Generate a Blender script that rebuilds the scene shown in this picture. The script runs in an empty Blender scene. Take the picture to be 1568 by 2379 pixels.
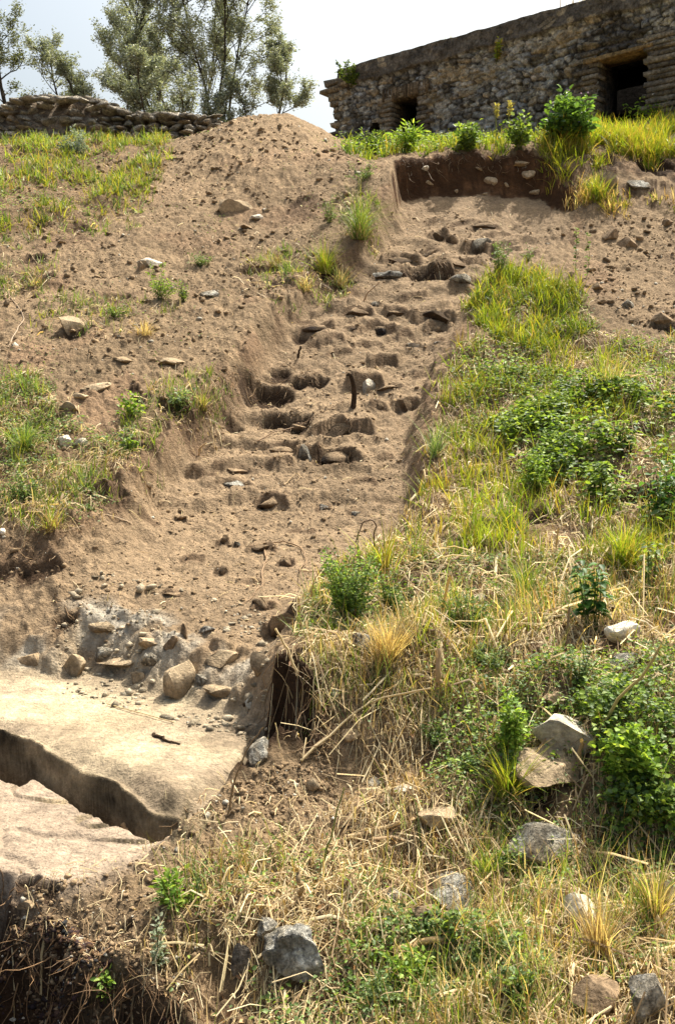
import bpy, bmesh, math, random
import numpy as np
from mathutils import Vector, Matrix
R = math.radians
S = bpy.context.scene
COL = S.collection
PITCH = -7.15
FPX = 2313.0                       # focal length in the picture units used for measuring (1568 x 2379)
# ------------------------------------------------------------------ camera, sky, sun
cam = bpy.data.cameras.new('camera'); camo = bpy.data.objects.new('camera', cam); COL.objects.link(camo)
camo.location = (0, 0, 0); camo.rotation_euler = (R(90 + PITCH), 0, 0)
cam.sensor_fit = 'VERTICAL'; cam.sensor_height = 36; cam.sensor_width = 24; cam.lens = 35
cam.clip_start = 0.05; cam.clip_end = 2000
S.camera = camo
SUN_AZ, SUN_EL = 38.0, 59.0        # degrees clockwise from +Y, above horizon
W = bpy.data.worlds.new('World'); S.world = W; W.use_nodes = True
nt = W.node_tree; nt.nodes.clear()
sky = nt.nodes.new('ShaderNodeTexSky'); sky.sky_type = 'NISHITA'; sky.sun_disc = False
sky.sun_elevation = R(SUN_EL); sky.sun_rotation = R(SUN_AZ)
sky.air_density = 1.0; sky.dust_density = 9.5; sky.ozone_density = 0.35; sky.altitude = 100
bg = nt.nodes.new('ShaderNodeBackground'); bg.inputs['Strength'].default_value = 0.125
wo = nt.nodes.new('ShaderNodeOutputWorld')
tint = nt.nodes.new('ShaderNodeVectorMath'); tint.operation = 'MULTIPLY'; tint.inputs[1].default_value = (1.0, 1.05, .99)
nt.links.new(sky.outputs[0], tint.inputs[0]); nt.links.new(tint.outputs[0], bg.inputs[0]); nt.links.new(bg.outputs[0], wo.inputs[0])
sl = bpy.data.lights.new('sun', 'SUN'); sl.energy = 4.6; sl.angle = R(0.5); sl.color = (1.0, 0.94, 0.84)
so = bpy.data.objects.new('sun', sl); COL.objects.link(so); so.location = (8, 12, 20)
sd = Vector((math.sin(R(SUN_AZ)) * math.cos(R(SUN_EL)), math.cos(R(SUN_AZ)) * math.cos(R(SUN_EL)), math.sin(R(SUN_EL))))
so.rotation_euler = (-sd).to_track_quat('-Z', 'Y').to_euler()
S.view_settings.view_transform = 'Standard'; S.view_settings.look = 'None'
S.view_settings.exposure = 0.84; S.view_settings.gamma = 1.0
try: S.cycles.max_bounces = 6; S.cycles.transparent_max_bounces = 8
except Exception: pass
rng = np.random.default_rng(7)
random.seed(7)

# ------------------------------------------------------------------ noise
def _h(ix, iy, s):
    h = (ix.astype(np.int64) * 374761393 + iy.astype(np.int64) * 668265263 + int(s) * 982451653) & 0xffffffff
    h = ((h ^ (h >> 13)) * 1274126177) & 0xffffffff
    h = ((h ^ (h >> 16)) * 2246822519) & 0xffffffff
    return ((h ^ (h >> 15)) & 0xffffff) / float(0xffffff)
def vn(x, y, s=0):
    x = np.asarray(x, float); y = np.asarray(y, float)
    ix = np.floor(x); iy = np.floor(y); fx = x - ix; fy = y - iy
    ix = ix.astype(np.int64); iy = iy.astype(np.int64)
    ux = fx * fx * fx * (fx * (fx * 6 - 15) + 10); uy = fy * fy * fy * (fy * (fy * 6 - 15) + 10)
    a = _h(ix, iy, s); b = _h(ix + 1, iy, s); c = _h(ix, iy + 1, s); d = _h(ix + 1, iy + 1, s)
    return (a + (b - a) * ux) * (1 - uy) + (c + (d - c) * ux) * uy
def fbm(x, y, o=4, s=0, g=0.5):
    t = 0; a = 1; n = 0; f = 1.0
    for k in range(o):
        c, q = math.cos(k * 1.3), math.sin(k * 1.3)
        t = t + a * (vn((x * c - y * q) * f + 17.3 * k, (x * q + y * c) * f + 9.1 * k, s + k * 31) - .5); n += a; a *= g; f *= 2.03
    return t / n * 2          # about -1..1
def worley(x, y, s=0):
    x = np.asarray(x, float); y = np.asarray(y, float)
    ix = np.floor(x).astype(np.int64); iy = np.floor(y).astype(np.int64)
    f1 = np.full(x.shape, 9.); f2 = np.full(x.shape, 9.); cid = np.zeros(x.shape)
    for a in (-1, 0, 1):
        for b in (-1, 0, 1):
            cx = ix + a; cy = iy + b
            px = cx + .15 + .7 * _h(cx, cy, s + 1); py = cy + .15 + .7 * _h(cx, cy, s + 2)
            d = np.hypot(px - x, py - y); idv = _h(cx, cy, s + 3)
            n1 = d < f1
            f2 = np.where(n1, f1, np.minimum(f2, d)); cid = np.where(n1, idv, cid); f1 = np.where(n1, d, f1)
    return f1, f2, cid
def ss(a, b, x):
    t = np.clip((x - a) / (b - a), 0, 1); return t * t * (3 - 2 * t)

# ------------------------------------------------------------------ measuring: picture point -> direction / point
CP, SP = math.cos(R(PITCH)), math.sin(R(PITCH))
def ray(px, py):
    cx = (px - 784) / FPX; cy = (1190 - py) / FPX
    return np.array([cx, CP - cy * SP, SP + cy * CP])
def P3(px, py, d):
    v = ray(px, py); return v * (d / v[1])
def onz(px, py, z):
    v = ray(px, py); return v * (z / v[2])

# ------------------------------------------------------------------ terrain
class TPS:
    def __init__(s, pts, lam=1e-3):
        p = np.array(pts, float); s.xy = p[:, :2]; n = len(p)
        s.w = None
        d = np.hypot(s.xy[:, None, 0] - s.xy[None, :, 0], s.xy[:, None, 1] - s.xy[None, :, 1])
        K = np.where(d > 1e-9, d * d * np.log(np.maximum(d, 1e-9)), 0) + lam * np.eye(n)
        Q = np.c_[np.ones(n), s.xy]
        A = np.zeros((n + 3, n + 3)); A[:n, :n] = K; A[:n, n:] = Q; A[n:, :n] = Q.T
        s.c = np.linalg.solve(A, np.r_[p[:, 2], 0, 0, 0])
    def __call__(s, x, y):
        x = np.asarray(x, float); sh = x.shape; x = x.ravel(); y = np.asarray(y, float).ravel(); o = np.empty(x.shape)
        n = len(s.xy)
        for i in range(0, len(x), 60000):
            a = x[i:i + 60000]; b = y[i:i + 60000]
            d2 = (a[:, None] - s.xy[None, :, 0]) ** 2 + (b[:, None] - s.xy[None, :, 1]) ** 2 + 1e-12
            o[i:i + 60000] = (d2 * np.log(d2) * .5) @ s.c[:n] + s.c[n] + s.c[n + 1] * a + s.c[n + 2] * b
        return o.reshape(sh)
bank_pts = [(784,2379,2.25),(1568,2379,2.1),(1200,2379,2.18),(300,2379,2.3),(-100,2379,2.3),(784,2150,2.62),(1300,2150,2.52),(784,1950,3.0),
 (1200,1950,2.92),(1568,1950,2.8),(1700,1950,2.8),(500,2020,2.82),(200,1960,2.94),(0,1960,2.94),(0,2060,2.76),(-200,1960,2.94),(100,1850,3.22),(-200,1850,3.2),
 (784,1830,3.26),(784,1700,3.42),(690,1600,3.47),(900,1600,3.5),(1200,1600,3.45),(1568,1600,3.3),(1800,1600,3.3),(1000,1750,3.25),(1400,1780,3.0),
 (1000,1400,4.3),(784,1400,4.4),(700,1500,3.95),(900,1290,4.75),(950,1200,5.3),(1050,1000,6.4),(1100,800,7.6),(1130,690,8.4),(1250,700,8.25),
 (1300,560,9.5),(1568,1400,4.0),(1568,1200,4.9),(1568,1000,6.0),(1568,800,7.4),(1568,600,8.95),(1300,1200,5.1),(1300,1000,6.15),(1330,820,7.4),
 (1568,480,9.85),(1450,480,9.95),(1300,480,10.1),(1350,395,10.4),(1220,366,10.65),(1100,362,10.7),(950,370,10.7),(1568,390,10.45),(1500,330,11.2),
 (1350,335,11.9),(1568,272,12.9),(1400,292,13.6),(1200,325,14.8),(1000,335,15.8),(800,338,16.8),(1000,350,12.4),(1200,345,12.2),(820,352,12.2),
 (0,1330,5.0),(-200,1330,5.0),(200,1180,5.4),(400,990,6.5),(540,880,7.2),(690,690,8.4),(870,520,9.6),(925,390,10.35),(0,1000,6.3),(-200,1000,6.3),
 (0,700,8.3),(300,700,8.3),(300,900,6.9),(0,500,9.9),(300,500,10.0),(0,335,13.0),(200,330,13.2),(430,322,13.0),(500,430,10.7),
 (620,268,12.3),(560,277,12.3),(690,276,12.3),(400,362,11.9),(480,312,12.3),(750,310,12.2),(810,352,11.7),(620,350,11.2),(620,430,10.55),(620,500,10.05),(700,600,9.2),(450,600,9.2),(760,450,10.2)]
BP = [tuple(P3(*p)) for p in bank_pts]
BP += [(-4.6, 14.6, 3.2), (-2.4, 14.6, 3.2), (-1.0, 14.2, 3.15), (-1.0, 16.5, 3.6), (-4.5, 18, 3.9), (1.5, 18.5, 4.1), (5, 16, 3.9), (7, 13, 3.4), (0.2, 13.9, 3.2), (4.5, 5, -.7), (-4.5, 5, -.75),
       (5.5, 9, 1.3), (-5.5, 9, 1.2), (0, 1.2, -1.6), (3, 1, -1.6), (-3, 1, -1.6), (0, -1, -1.65)]
BANK = TPS(BP)
fl = [(1100,470,10.42),(1000,470,10.45),(1220,475,10.35),(1000,600,9.4),(1150,600,9.4),(920,620,9.3),(820,710,8.6),(1000,700,8.6),(1080,700,8.6),(700,850,7.78),(950,850,7.7),(1020,850,7.7),
 (784,1000,6.9),(600,1000,6.95),(950,1000,6.85),(784,1200,5.85),(400,1200,5.85),(900,1200,5.8),(600,1400,4.75),(300,1400,4.8),(700,1400,4.7),
 (450,1455,4.5),(600,1480,4.36),(230,1458,4.6),(0,1540,4.44),(-200,1540,4.44),(0,1440,4.72),(-200,1440,4.72),(100,1400,4.8)]
FP = [tuple(P3(*p)) for p in fl] + [(0, 3, -1.3), (-2, 3, -1.3)]
FLOOR = TPS(FP)
def surf_hit(f, px, py, a=1.2, b=18):
    v = ray(px, py); t = np.linspace(a, b, 1500) / v[1]
    z = f(v[0] * t, v[1] * t); k = np.argmax(v[2] * t < z)
    if k == 0: k = len(t) - 1
    return v[0] * t[k], v[1] * t[k]
def polyw(pts, f=BANK):
    return np.array([surf_hit(f, *p) for p in pts])
def sdf(poly, x, y):
    """signed distance, positive inside"""
    x = np.asarray(x, float); y = np.asarray(y, float)
    d = np.full(x.shape, 1e9); ins = np.zeros(x.shape, bool); n = len(poly)
    for i in range(n):
        ax, ay = poly[i]; bx, by = poly[(i + 1) % n]
        ex, ey = bx - ax, by - ay; l2 = ex * ex + ey * ey + 1e-12
        t = np.clip(((x - ax) * ex + (y - ay) * ey) / l2, 0, 1)
        d = np.minimum(d, (x - ax - t * ex) ** 2 + (y - ay - t * ey) ** 2)
        c = ((ay > y) != (by > y)) & (x < (bx - ax) * (y - ay) / (by - ay + 1e-15) + ax)
        ins ^= c
    return np.where(ins, 1, -1) * np.sqrt(d)
trench_px = [(925,374),(1000,366),(1100,362),(1215,366),(1268,378),(1290,420),(1330,470),(1330,560),(1200,610),(1130,665),(1095,720),(1060,790),(1015,860),(985,950),(985,1050),(975,1140),
 (915,1235),(840,1290),(760,1335),(705,1400),(660,1480),(640,1560),(560,1640)]
trench_px2 = [(-250,1640),(-250,1330),(0,1322),(110,1290),(210,1190),(320,1085),(410,990),(520,905),(570,850),(610,765),(690,690),(735,640),(840,570),(875,515),(905,450)]
TR = np.vstack([polyw(trench_px), polyw(trench_px2)])
ZP = -1.32; ZS = -1.425
plat_back = [(-300,1545),(0,1572),(140,1580),(200,1562),(260,1572),(330,1602),(380,1615),(440,1640),(500,1650),(560,1685),(618,1690)]
plat_right = [(612,1740),(545,1800),(470,1856)]
plat_front = [(415,1862),(350,1848),(300,1818),(245,1792),(200,1778),(150,1752),(100,1735),(50,1712),(0,1696),(-300,1600)]
PL = np.array([onz(a, b, ZP)[:2] for a, b in plat_back + plat_right + plat_front])
slab_edge = [(-300,1690),(0,1797),(22,1815),(44,1822),(62,1812),(80,1806),(92,1818),(102,1832),(130,1846),(160,1862),(186,1876),(192,1884),(222,1888),(246,1896),(252,1908),(276,1914),(300,1926),(312,1938),(352,1950),(385,1958),(430,1948),(440,1915)]
SL = np.array([onz(a, b, ZP)[:2] for a, b in plat_front[::-1]] + [onz(a, b, ZS)[:2] for a, b in slab_edge[::-1]])
SLABP = np.array([onz(a, b, ZP)[:2] for a, b in plat_front[::-1]] + [onz(a, b, ZS)[:2] for a, b in [(400,1958),(330,2000),(180,2050),(60,2060),(0,2070),(-300,2100)]])
PIT = np.array([onz(a, b, -1.46)[:2] for a, b in [(-300,2030),(-20,2075),(20,2110),(80,2135),(150,2150),(175,2195),(260,2215),(350,2230),(400,2275),(440,2330),(470,2400),(480,3100),(-300,3100)]])
HOLE = np.array([onz(*p)[:2] for p in [(632,1590,-1.12),(665,1580,-1.1),(700,1612,-1.12),(742,1668,-1.18),(748,1720,-1.25),(715,1770,-1.3),(655,1815,-1.38),(600,1856,-1.42),(560,1835,-1.36),(585,1760,-1.34),(612,1690,-1.3)]])
STEPS = [surf_hit(FLOOR, 900, p)[1] for p in (1310,1230,1175,1095,1035,975,915,865,812,768,735,690,640,590,535,497,440)]
LEDGES = [(1018,548,46,36),(1047,556,34,28),(1125,527,64,15),(1112,572,70,46),(930,605,86,30),(1000,590,60,18),(1072,612,118,26),(1025,628,50,34),(1075,664,64,30),(905,643,76,24),(905,612,40,16),(872,705,36,18),(832,726,68,26),(920,722,52,32),(1002,733,92,48),(880,757,78,24),(822,772,42,14),(1015,765,60,20),(738,771,80,15),(957,803,42,18),(1018,806,30,10),(893,838,68,34),(790,822,60,16),(850,884,78,50),(905,903,66,13),(942,934,58,42),(882,948,38,24),(790,985,140,58),(700,985,44,22),(716,1057,56,50),(790,1058,100,34),(897,1060,36,20),(660,1040,70,14),(545,1098,94,14),(540,1135,84,16),(632,1166,72,34),(752,1188,34,12),(825,1200,40,12),(420,1208,32,16),(518,1261,30,26),(605,1279,66,22),(515,1325,36,22),(665,1310,42,24),(550,1270,22,16),(612,1400,58,30),(655,1440,84,66),(405,1380,60,10),(1180,585,60,24),(1150,545,70,14),(960,690,60,14),(760,800,90,16),(700,760,60,14),(850,800,70,14),(1000,870,70,14),(930,780,60,12),(650,1095,60,12),(840,1130,60,12),(470,1110,60,16),(700,1240,70,10),(450,1300,50,12),(350,1230,50,10),(580,1350,60,10),(1080,520,60,10),(1010,510,40,10)]      # px, py, width, height of the stones the steps are made of
# small hollows: px, py, half width px, depth
pits = [(975,643,42,.16),(1040,650,25,.09),(655,870,26,.08),(715,893,34,.12),(612,925,52,.17),(540,925,24,.08),(632,988,28,.10),(690,992,30,.05),(780,1078,46,.09),
 
 (150,1440,32,.05),(590,455,12,.06),(85,1310,50,.08),(20,1310,40,.08),(165,775,30,.07),(180,530,26,.06),(95,525,20,.05),(85,600,26,.05),(590,630,30,.08),(660,660,26,.08),(770,670,50,.14),(700,730,20,.05),
 (310,1030,36,.12),(410,960,40,.12),(250,1130,40,.1),(330,930,20,.07),(700,470,24,.05),(270,690,30,.06),(310,905,16,.05),(110,650,26,.06),
 (1180,760,40,.12),(1290,790,30,.1),(1380,1100,70,.16),(1480,1160,70,.18),(1060,1060,20,.08),(1040,1110,26,.1),(1000,900,16,.08),(1545,755,34,.13),(1500,1000,40,.1),(1380,1440,50,.1),(1400,1960,60,.12),(1480,1990,80,.16),(1180,2000,30,.05),
 (1230,1880,50,.07),(960,2290,120,.12),(1100,2310,60,.1),(700,1450,24,.06),(690,1530,30,.08),(290,2160,20,.04),(70,2060,28,.05),(110,2080,24,.04),(1330,2140,40,.06),(1520,385,45,.14),(1400,375,30,.07),(435,298,30,.08),(1250,1200,40,.06),(960,1430,40,.05),(1070,1500,50,.05)]
def base_h(x, y, detail=True):
    """height, and the zone weights used for the soil colours"""
    b = BANK(x, y)
    f = FLOOR(x, y)
    wob = .06 * fbm(x * 2.5, y * 2.5, 3, 5) + .02 * fbm(x * 7, y * 7, 2, 6)
    sT = sdf(TR, x, y)
    # steps: flat treads and short risers, broken up across the width
    yy = y + .17 * fbm(x * 1.9, y * .9, 3, 11) + .05 * fbm(x * 9, y * 9, 2, 12)
    dy = np.zeros_like(y); st = np.array(STEPS)
    for i in range(len(st) - 1):
        a, c = st[i], st[i + 1]; t = (yy - a) / (c - a); k = (t >= 0) & (t < 1)
        g = np.where(t < .16, t / .16 * .62, .62 + (t - .16) / .84 * .38)
        dy = np.where(k, (g - t) * (c - a), dy)
    amp = np.clip(.75 + .9 * fbm(x * 2.3, y * 2.3, 2, 15), 0.1, 1.15) * (0.35 + .65 * ss(5.6, 6.6, y))
    p1, p2, pi_ = worley(x * 4.6 + .5 * fbm(x * 4, y * 4, 2, 301), y * 6.5 + .5 * fbm(x * 5, y * 5, 2, 302), 303)
    r1, r2, ri = worley(x * 9 + .4 * fbm(x * 8, y * 8, 2, 304), y * 12, 305)
    pl = (pi_ > .52) * (.010 + .014 * (pi_ - .5)) * ss(.03, .14, p2 - p1) + (ri > .66) * .008 * ss(.03, .16, r2 - r1)
    f = f + pl * ss(5.0, 6.2, y) * ss(10.2, 9.6, y)
    f = f + dy * .30 * amp * ss(4.8, 5.6, y) * ss(9.95, 9.6, y)
    w = .11 + .24 * ss(-.6, -1.4, x) * ss(6.2, 5.2, y) + .05 * ss(10., 9.4, y) * ss(5.8, 6.3, y)
    lf = (x < .35 + .05 * y) * ss(5.4, 6.0, y) * ss(10.0, 9.6, y)
    w = w * (1 - .45 * lf); b = b + .07 * lf * np.exp(-((sT + .13) / .12) ** 2) * (.6 + fbm(x * 2.5, y * 2.5, 2, 19))
    w = np.where((y > 9.9), .075, w)
    w = w + .16 * ss(.9, 1.5, x) * ss(10.2, 9.8, y) * ss(8.6, 9.2, y)
    m = ss(-w, w, sT + wob * (1 + (w > .1)) * np.where(y > 10, 1.3, 1) - w * .4)
    h = b * (1 - m) + f * m
    band = np.exp(-(sT / (w + .03)) ** 2)
    # platform
    sP = sdf(PL, x, y)
    nP = fbm(x * 5, y * 5, 3, 21); backd = ss(4.05, 4.2, y - .0 * x)        # the back edge is a rubble slope, the front edge a clean face
    backw = .035 + .15 * ss(3.72, 3.95, y - .20 * np.abs(x + 1.0) * (x > -1.0) * -1.0) * ss(.2, -.1, x + .35)
    mp = ss(-backw, .03, sP + .022 * nP)
    sL = sdf(SL, x, y); zp = ZP + .012 * fbm(x * 2, y * 2, 3, 23) - .025 * ss(-.12, .0, sL) ** 1.6 - .05 * ss(.10, .0, sP) * ss(-.95, -.55, x) * (y < 3.75)
    # rounding of the platform's front edge
    h = h * (1 - mp) + zp * mp
    sL = sdf(SL, x, y)
    ml = ss(-.006, .010 + .05 * ss(-.13, -.03, sP), sL - .020 * nP)
    sB = sdf(SLABP, x, y); mb = ss(-.05, .05, sB)
    zs = ZS + .008 * fbm(x * 2.4, y * 2.4, 3, 27)
    cr = np.abs(fbm(x * 1.3 + 3, y * 2.6 + 1, 3, 29)); zs = zs - .012 * np.exp(-(cr / .02) ** 2)
    h = h * (1 - mb * (1 - mp)) + zs * mb * (1 - mp)
    h = h * (1 - ml) + np.minimum(h, -1.78 + .1 * fbm(x * 5, y * 5, 3, 33)) * ml
    sH = sdf(HOLE, x, y)
    mh = ss(-.012, .05, sH + .02 * fbm(x * 14, y * 14, 3, 35))
    h = h * (1 - mh) + np.minimum(h, -1.46 + .05 * fbm(x * 5, y * 5, 3, 36)) * mh
    sI = sdf(PIT, x, y)
    mi = ss(-.03, .13, sI + .10 * fbm(x * 5, y * 5, 4, 37))
    h = h * (1 - mi) + np.minimum(h, -2.05 + .2 * fbm(x * 4, y * 4, 3, 38)) * mi
    return h, dict(T=m, band=band, P=mp, L=ml, B=mb, H=mh, I=mi, sT=sT, sP=sP, sH=sH, sI=sI, sL=sL)

az = np.r_[np.arange(-180, -40, 4), np.arange(-40, -23, .5), np.arange(-23, 23, .066), np.arange(23, 40, .5), np.arange(40, 180.1, 4)]
az = np.radians(az)
rr = np.r_[np.geomspace(.3, 1.9, 40)[:-1], np.exp(np.arange(math.log(1.9), math.log(13.6), .0024)), np.geomspace(13.62, 22, 70), np.geomspace(23, 60, 14), np.geomspace(75, 900, 10)]
AZ, RR = np.meshgrid(az, rr)
X = np.sin(AZ) * RR; Y = np.cos(AZ) * RR
nr, nc = X.shape
# simple far ground blended in outside the measured area
prof = np.interp(Y, [-900, -40, -5, 1, 3.3, 4.6, 7, 10, 13, 17, 25, 40, 900], [-45, -14, -3, -1.6, -1.4, -.9, -.1, 1.8, 3.0, 4.0, 6.0, 6.7, -10])
near = ss(8.5, 6.0, np.abs(X)) * ss(19.5, 17, Y) * ss(-1, .6, Y)
Xc = np.clip(X, -9, 9); Yc = np.clip(Y, -2, 21)
Hh, Z = base_h(Xc, Yc)
Hh = Hh * near + prof * (1 - near)
# veg masks -------------------------------------------------------
def reg(pts): return polyw(pts, lambda x, y: BANK(x, y))
VEG = {
 'meadow': reg([(-250,305),(0,312),(60,300),(330,322),(400,370),(330,480),(230,520),(120,520),(0,560),(-250,580)]),
 'left_low': reg([(-250,870),(40,860),(110,900),(130,960),(210,1010),(330,1010),(300,1090),(210,1170),(110,1240),(0,1200),(-250,1200)]),
 'hump': reg([(1090,690),(1150,640),(1260,650),(1340,690),(1390,750),(1370,800),(1250,800),(1150,790),(1090,740)]),
 'right_up': reg([(1080,800),(1160,790),(1400,790),(1570,800),(1800,800),(1800,1000),(1400,1000),(1150,1010),(1020,960),(1040,870)]),
 'right_mid': reg([(1020,980),(1800,980),(1800,1300),(1300,1330),(1000,1300),(870,1290),(960,1190),(1010,1100)]),
 'right_low': reg([(870,1290),(1300,1300),(1800,1290),(1800,1560),(1200,1600),(900,1580),(720,1520),(690,1450),(740,1350)]),
 'front': reg([(690,1520),(900,1560),(1800,1540),(1800,2600),(500,2600),(430,2330),(330,2200),(450,2100),(640,2020),(830,1930),(860,1800),(770,1680)]),
 'top_right': reg([(1270,345),(1330,330),(1440,310),(1570,290),(1800,300),(1800,390),(1570,375),(1430,372),(1380,400),(1350,430),(1280,440),(1265,390)]),
 'top_strip': reg([(770,345),(820,340),(1000,340),(1270,330),(1290,355),(1200,358),(1060,356),(930,364),(850,372)]),
}
veg = np.zeros_like(X)
inb = (np.abs(X) < 9) & (Y > 0) & (Y < 20)
for k, p in VEG.items():
    v = np.zeros_like(X); v[inb] = ss(-.12, .12, sdf(p, X[inb], Y[inb]) + .12 * fbm(X[inb] * 4, Y[inb] * 4, 3, 51)); veg = np.maximum(veg, v)
# mortar / masonry edge zone on the near end of the trench floor, between floor and platform
mas = Z['T'] * ss(-.36, -.22, Z['sP']) * ss(1.0, .6, Z['P']) * ss(-1.9, -1.3, X) 
# roughness of the soil
rough = (1 - .55 * Z['T']) * (1 - .97 * Z['P']) * (1 - .97 * Z['B'])
rough = np.maximum(rough, .5 * mas)
moundm = np.exp(-(((X + .9) / 1.7) ** 2 + ((Y - 11.6) / 1.6) ** 2))
det = .045 * fbm(X * 2.2, Y * 2.2, 3, 61) * (.4 + .6 * rough) * (1 - Z['P']) * (1 - Z['B'])
f1, f2, ci = worley(X * 15 + .4 * fbm(X * 9, Y * 9, 2, 3), Y * 15, 71)
clod = np.clip(.55 - f1, 0, 1) * (ci > .45) * (.35 + .65 * fbm(X * 2.5, Y * 2.5, 2, 72).clip(-.2, 1) + .3)
g1, g2, gi = worley(X * 38, Y * 38, 73)
clod2 = np.clip(.5 - g1, 0, 1) * (gi > .3)
bil = 1 - np.abs(fbm(X * 7, Y * 7, 4, 75))
lim = ss(20, 12, Y) * near
patch = ss(-.15, .35, fbm(X * .9, Y * .9, 3, 140)) * .75 + .25
det = det + rough * lim * (.036 * clod * patch + .020 * clod2 + .024 * fbm(X * 13, Y * 13, 5, 76) - .02 * (1 - bil))
det = det + .015 * fbm(X * 27, Y * 27, 3, 77) * (.25 + .75 * rough) * lim * (1 - .9 * Z['P']) * (1 - .9 * Z['B'])
q1, q2, qi = worley(X * 9, Y * 9, 91)
det = det + mas * (.035 * fbm(X * 14, Y * 14, 4, 78) + .06 * ss(0, .3, q2 - q1) * (qi - .25))
bnd = Z['band'] * ss(.5, .0, Z['P']) * (Y > 4.2)
det = det + bnd * (.022 * fbm(X * 16, Y * 16, 4, 92) + .05 * clod)
det = det + .06 * veg * fbm(X * 3, Y * 3, 3, 79) + .07 * veg * fbm(X * 6.5, Y * 6.5, 3, 93) * ss(6, 4, Y)
det = det + .018 * Z['T'] * (1 - Z['P']) * ss(4.6, 5.5, Y) * fbm(X * 5, Y * 7, 3, 80)
Hh = Hh + det
pitm = np.zeros_like(X); ledm = np.zeros_like(X)
for (a, b, wpx, hpx) in LEDGES:
    cx, cy = surf_hit(FLOOR, a, b + hpx * .45); u_ = cy / FPX; hw = wpx * u_ * .56; hv = hpx * u_ * .85; bl = max(hw * 1.5, hv * 2.4)
    k = (np.abs(X - cx) < hw * 2) & (Y > cy - .1) & (Y < cy + bl * 1.5)
    e = (Y[k] - cy) - .10 * hw + .30 * hw * fbm(X[k] * 7, Y[k] * 7 + cy, 2, 95) - .35 * hw * ((X[k] - cx) / hw) ** 2 * -1; ax = np.abs(X[k] - cx) / hw + .15 * fbm(X[k] * 9, Y[k] * 9, 2, 96)
    sh = ss(-.012, .022, e) * (1 - np.clip(e / bl, 0, 1)) ** 1.2 * ss(1.12, .78, ax)
    Hh[k] = Hh[k] + hv * sh * .60 - hv * .15 * ss(-.10, -.01, e) * (e < 0) * ss(1.2, .7, ax); ledm[k] = np.maximum(ledm[k], ss(-.05, -.005, e) * ss(.05, .02, e) * ss(1.15, .8, ax))
for (a, b, wpx, dep) in pits:
    cx, cy = surf_hit(lambda x, y: base_h(x, y)[0], a, b) if False else surf_hit(FLOOR if sdf(TR, *surf_hit(FLOOR, a, b)) > 0.02 else BANK, a, b)
    rad = wpx / FPX * cy * 1.15
    k = (np.abs(X - cx) < rad * 2.5) & (np.abs(Y - cy) < rad * 2.5)
    up = Y[k] > cy; dx = (X[k] - cx) / rad; dyy = (Y[k] - cy) / (rad * np.where(up, .55, .9))
    q = np.sqrt(dx * dx + dyy * dyy) + .55 * fbm(X[k] * 9, Y[k] * 9, 3, 90)
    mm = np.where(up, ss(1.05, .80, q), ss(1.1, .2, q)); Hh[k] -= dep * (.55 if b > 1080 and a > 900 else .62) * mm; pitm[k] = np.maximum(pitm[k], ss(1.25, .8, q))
lr = np.log(rr)
def h_at(x, y):
    x = np.asarray(x, float); y = np.asarray(y, float)
    r = np.hypot(x, y); a = np.arctan2(x, y)
    fi = np.interp(r, rr, np.arange(nr)); fj = np.interp(a, az, np.arange(nc))
    i = np.clip(fi.astype(int), 0, nr - 2); j = np.clip(fj.astype(int), 0, nc - 2); u = fi - i; v = fj - j
    return (Hh[i, j] * (1 - u) + Hh[i + 1, j] * u) * (1 - v) + (Hh[i, j + 1] * (1 - u) + Hh[i + 1, j + 1] * u) * v
def hit(px, py, a=1.3, b=19):
    v = ray(px, py); t = np.geomspace(a, b, 4000) / v[1]
    z = h_at(v[0] * t, v[1] * t); k = int(np.argmax(v[2] * t < z))
    if k == 0: k = len(t) - 1
    return np.array([v[0] * t[k], v[1] * t[k], float(z[k])])

# ------------------------------------------------------------------ mesh and material helpers
def tag(o, label=None, cat=None, group=None, kind=None):
    if label: o['label'] = label
    if cat: o['category'] = cat
    if group: o['group'] = group
    if kind: o['kind'] = kind
    return o
def link(o, parent=None):
    COL.objects.link(o)
    if parent is not None: o.parent = parent
    return o
def empty(name, loc, label, cat, group=None):
    o = bpy.data.objects.new(name, None); COL.objects.link(o); o.location = loc; o.empty_display_size = .1
    return tag(o, label, cat, group)
def mesh_np(name, V, F, mat, C=None, smooth=False, parent=None):
    """V (n,3); F list of int arrays (m,k); C (n,3) linear colours"""
    me = bpy.data.meshes.new(name); V = np.asarray(V, np.float32)
    me.vertices.add(len(V)); me.vertices.foreach_set('co', V.ravel())
    if not isinstance(F, list): F = [F]
    F = [np.asarray(f, np.int32) for f in F if len(f)]
    tot = np.concatenate([np.full(len(f), f.shape[1], np.int32) for f in F])
    idx = np.concatenate([f.ravel() for f in F])
    me.loops.add(len(idx)); me.loops.foreach_set('vertex_index', idx)
    me.polygons.add(len(tot)); st = np.r_[0, np.cumsum(tot)[:-1]].astype(np.int32)
    me.polygons.foreach_set('loop_start', st); me.polygons.foreach_set('loop_total', tot)
    if smooth: me.polygons.foreach_set('use_smooth', np.ones(len(tot), bool))
    if C is not None:
        ca = me.color_attributes.new('Col', 'FLOAT_COLOR', 'POINT')
        c4 = np.ones((len(V), 4), np.float32); c4[:, :3] = C; ca.data.foreach_set('color', c4.ravel())
    me.materials.append(mat); me.update(calc_edges=True); me.validate()
    o = bpy.data.objects.new(name, me); link(o, parent); return o
def mat_new(name):
    m = bpy.data.materials.new(name); m.use_nodes = True; n = m.node_tree.nodes; n.clear()
    out = n.new('ShaderNodeOutputMaterial'); b = n.new('ShaderNodeBsdfPrincipled')
    m.node_tree.links.new(b.outputs[0], out.inputs[0]); return m, m.node_tree, b, out
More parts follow.
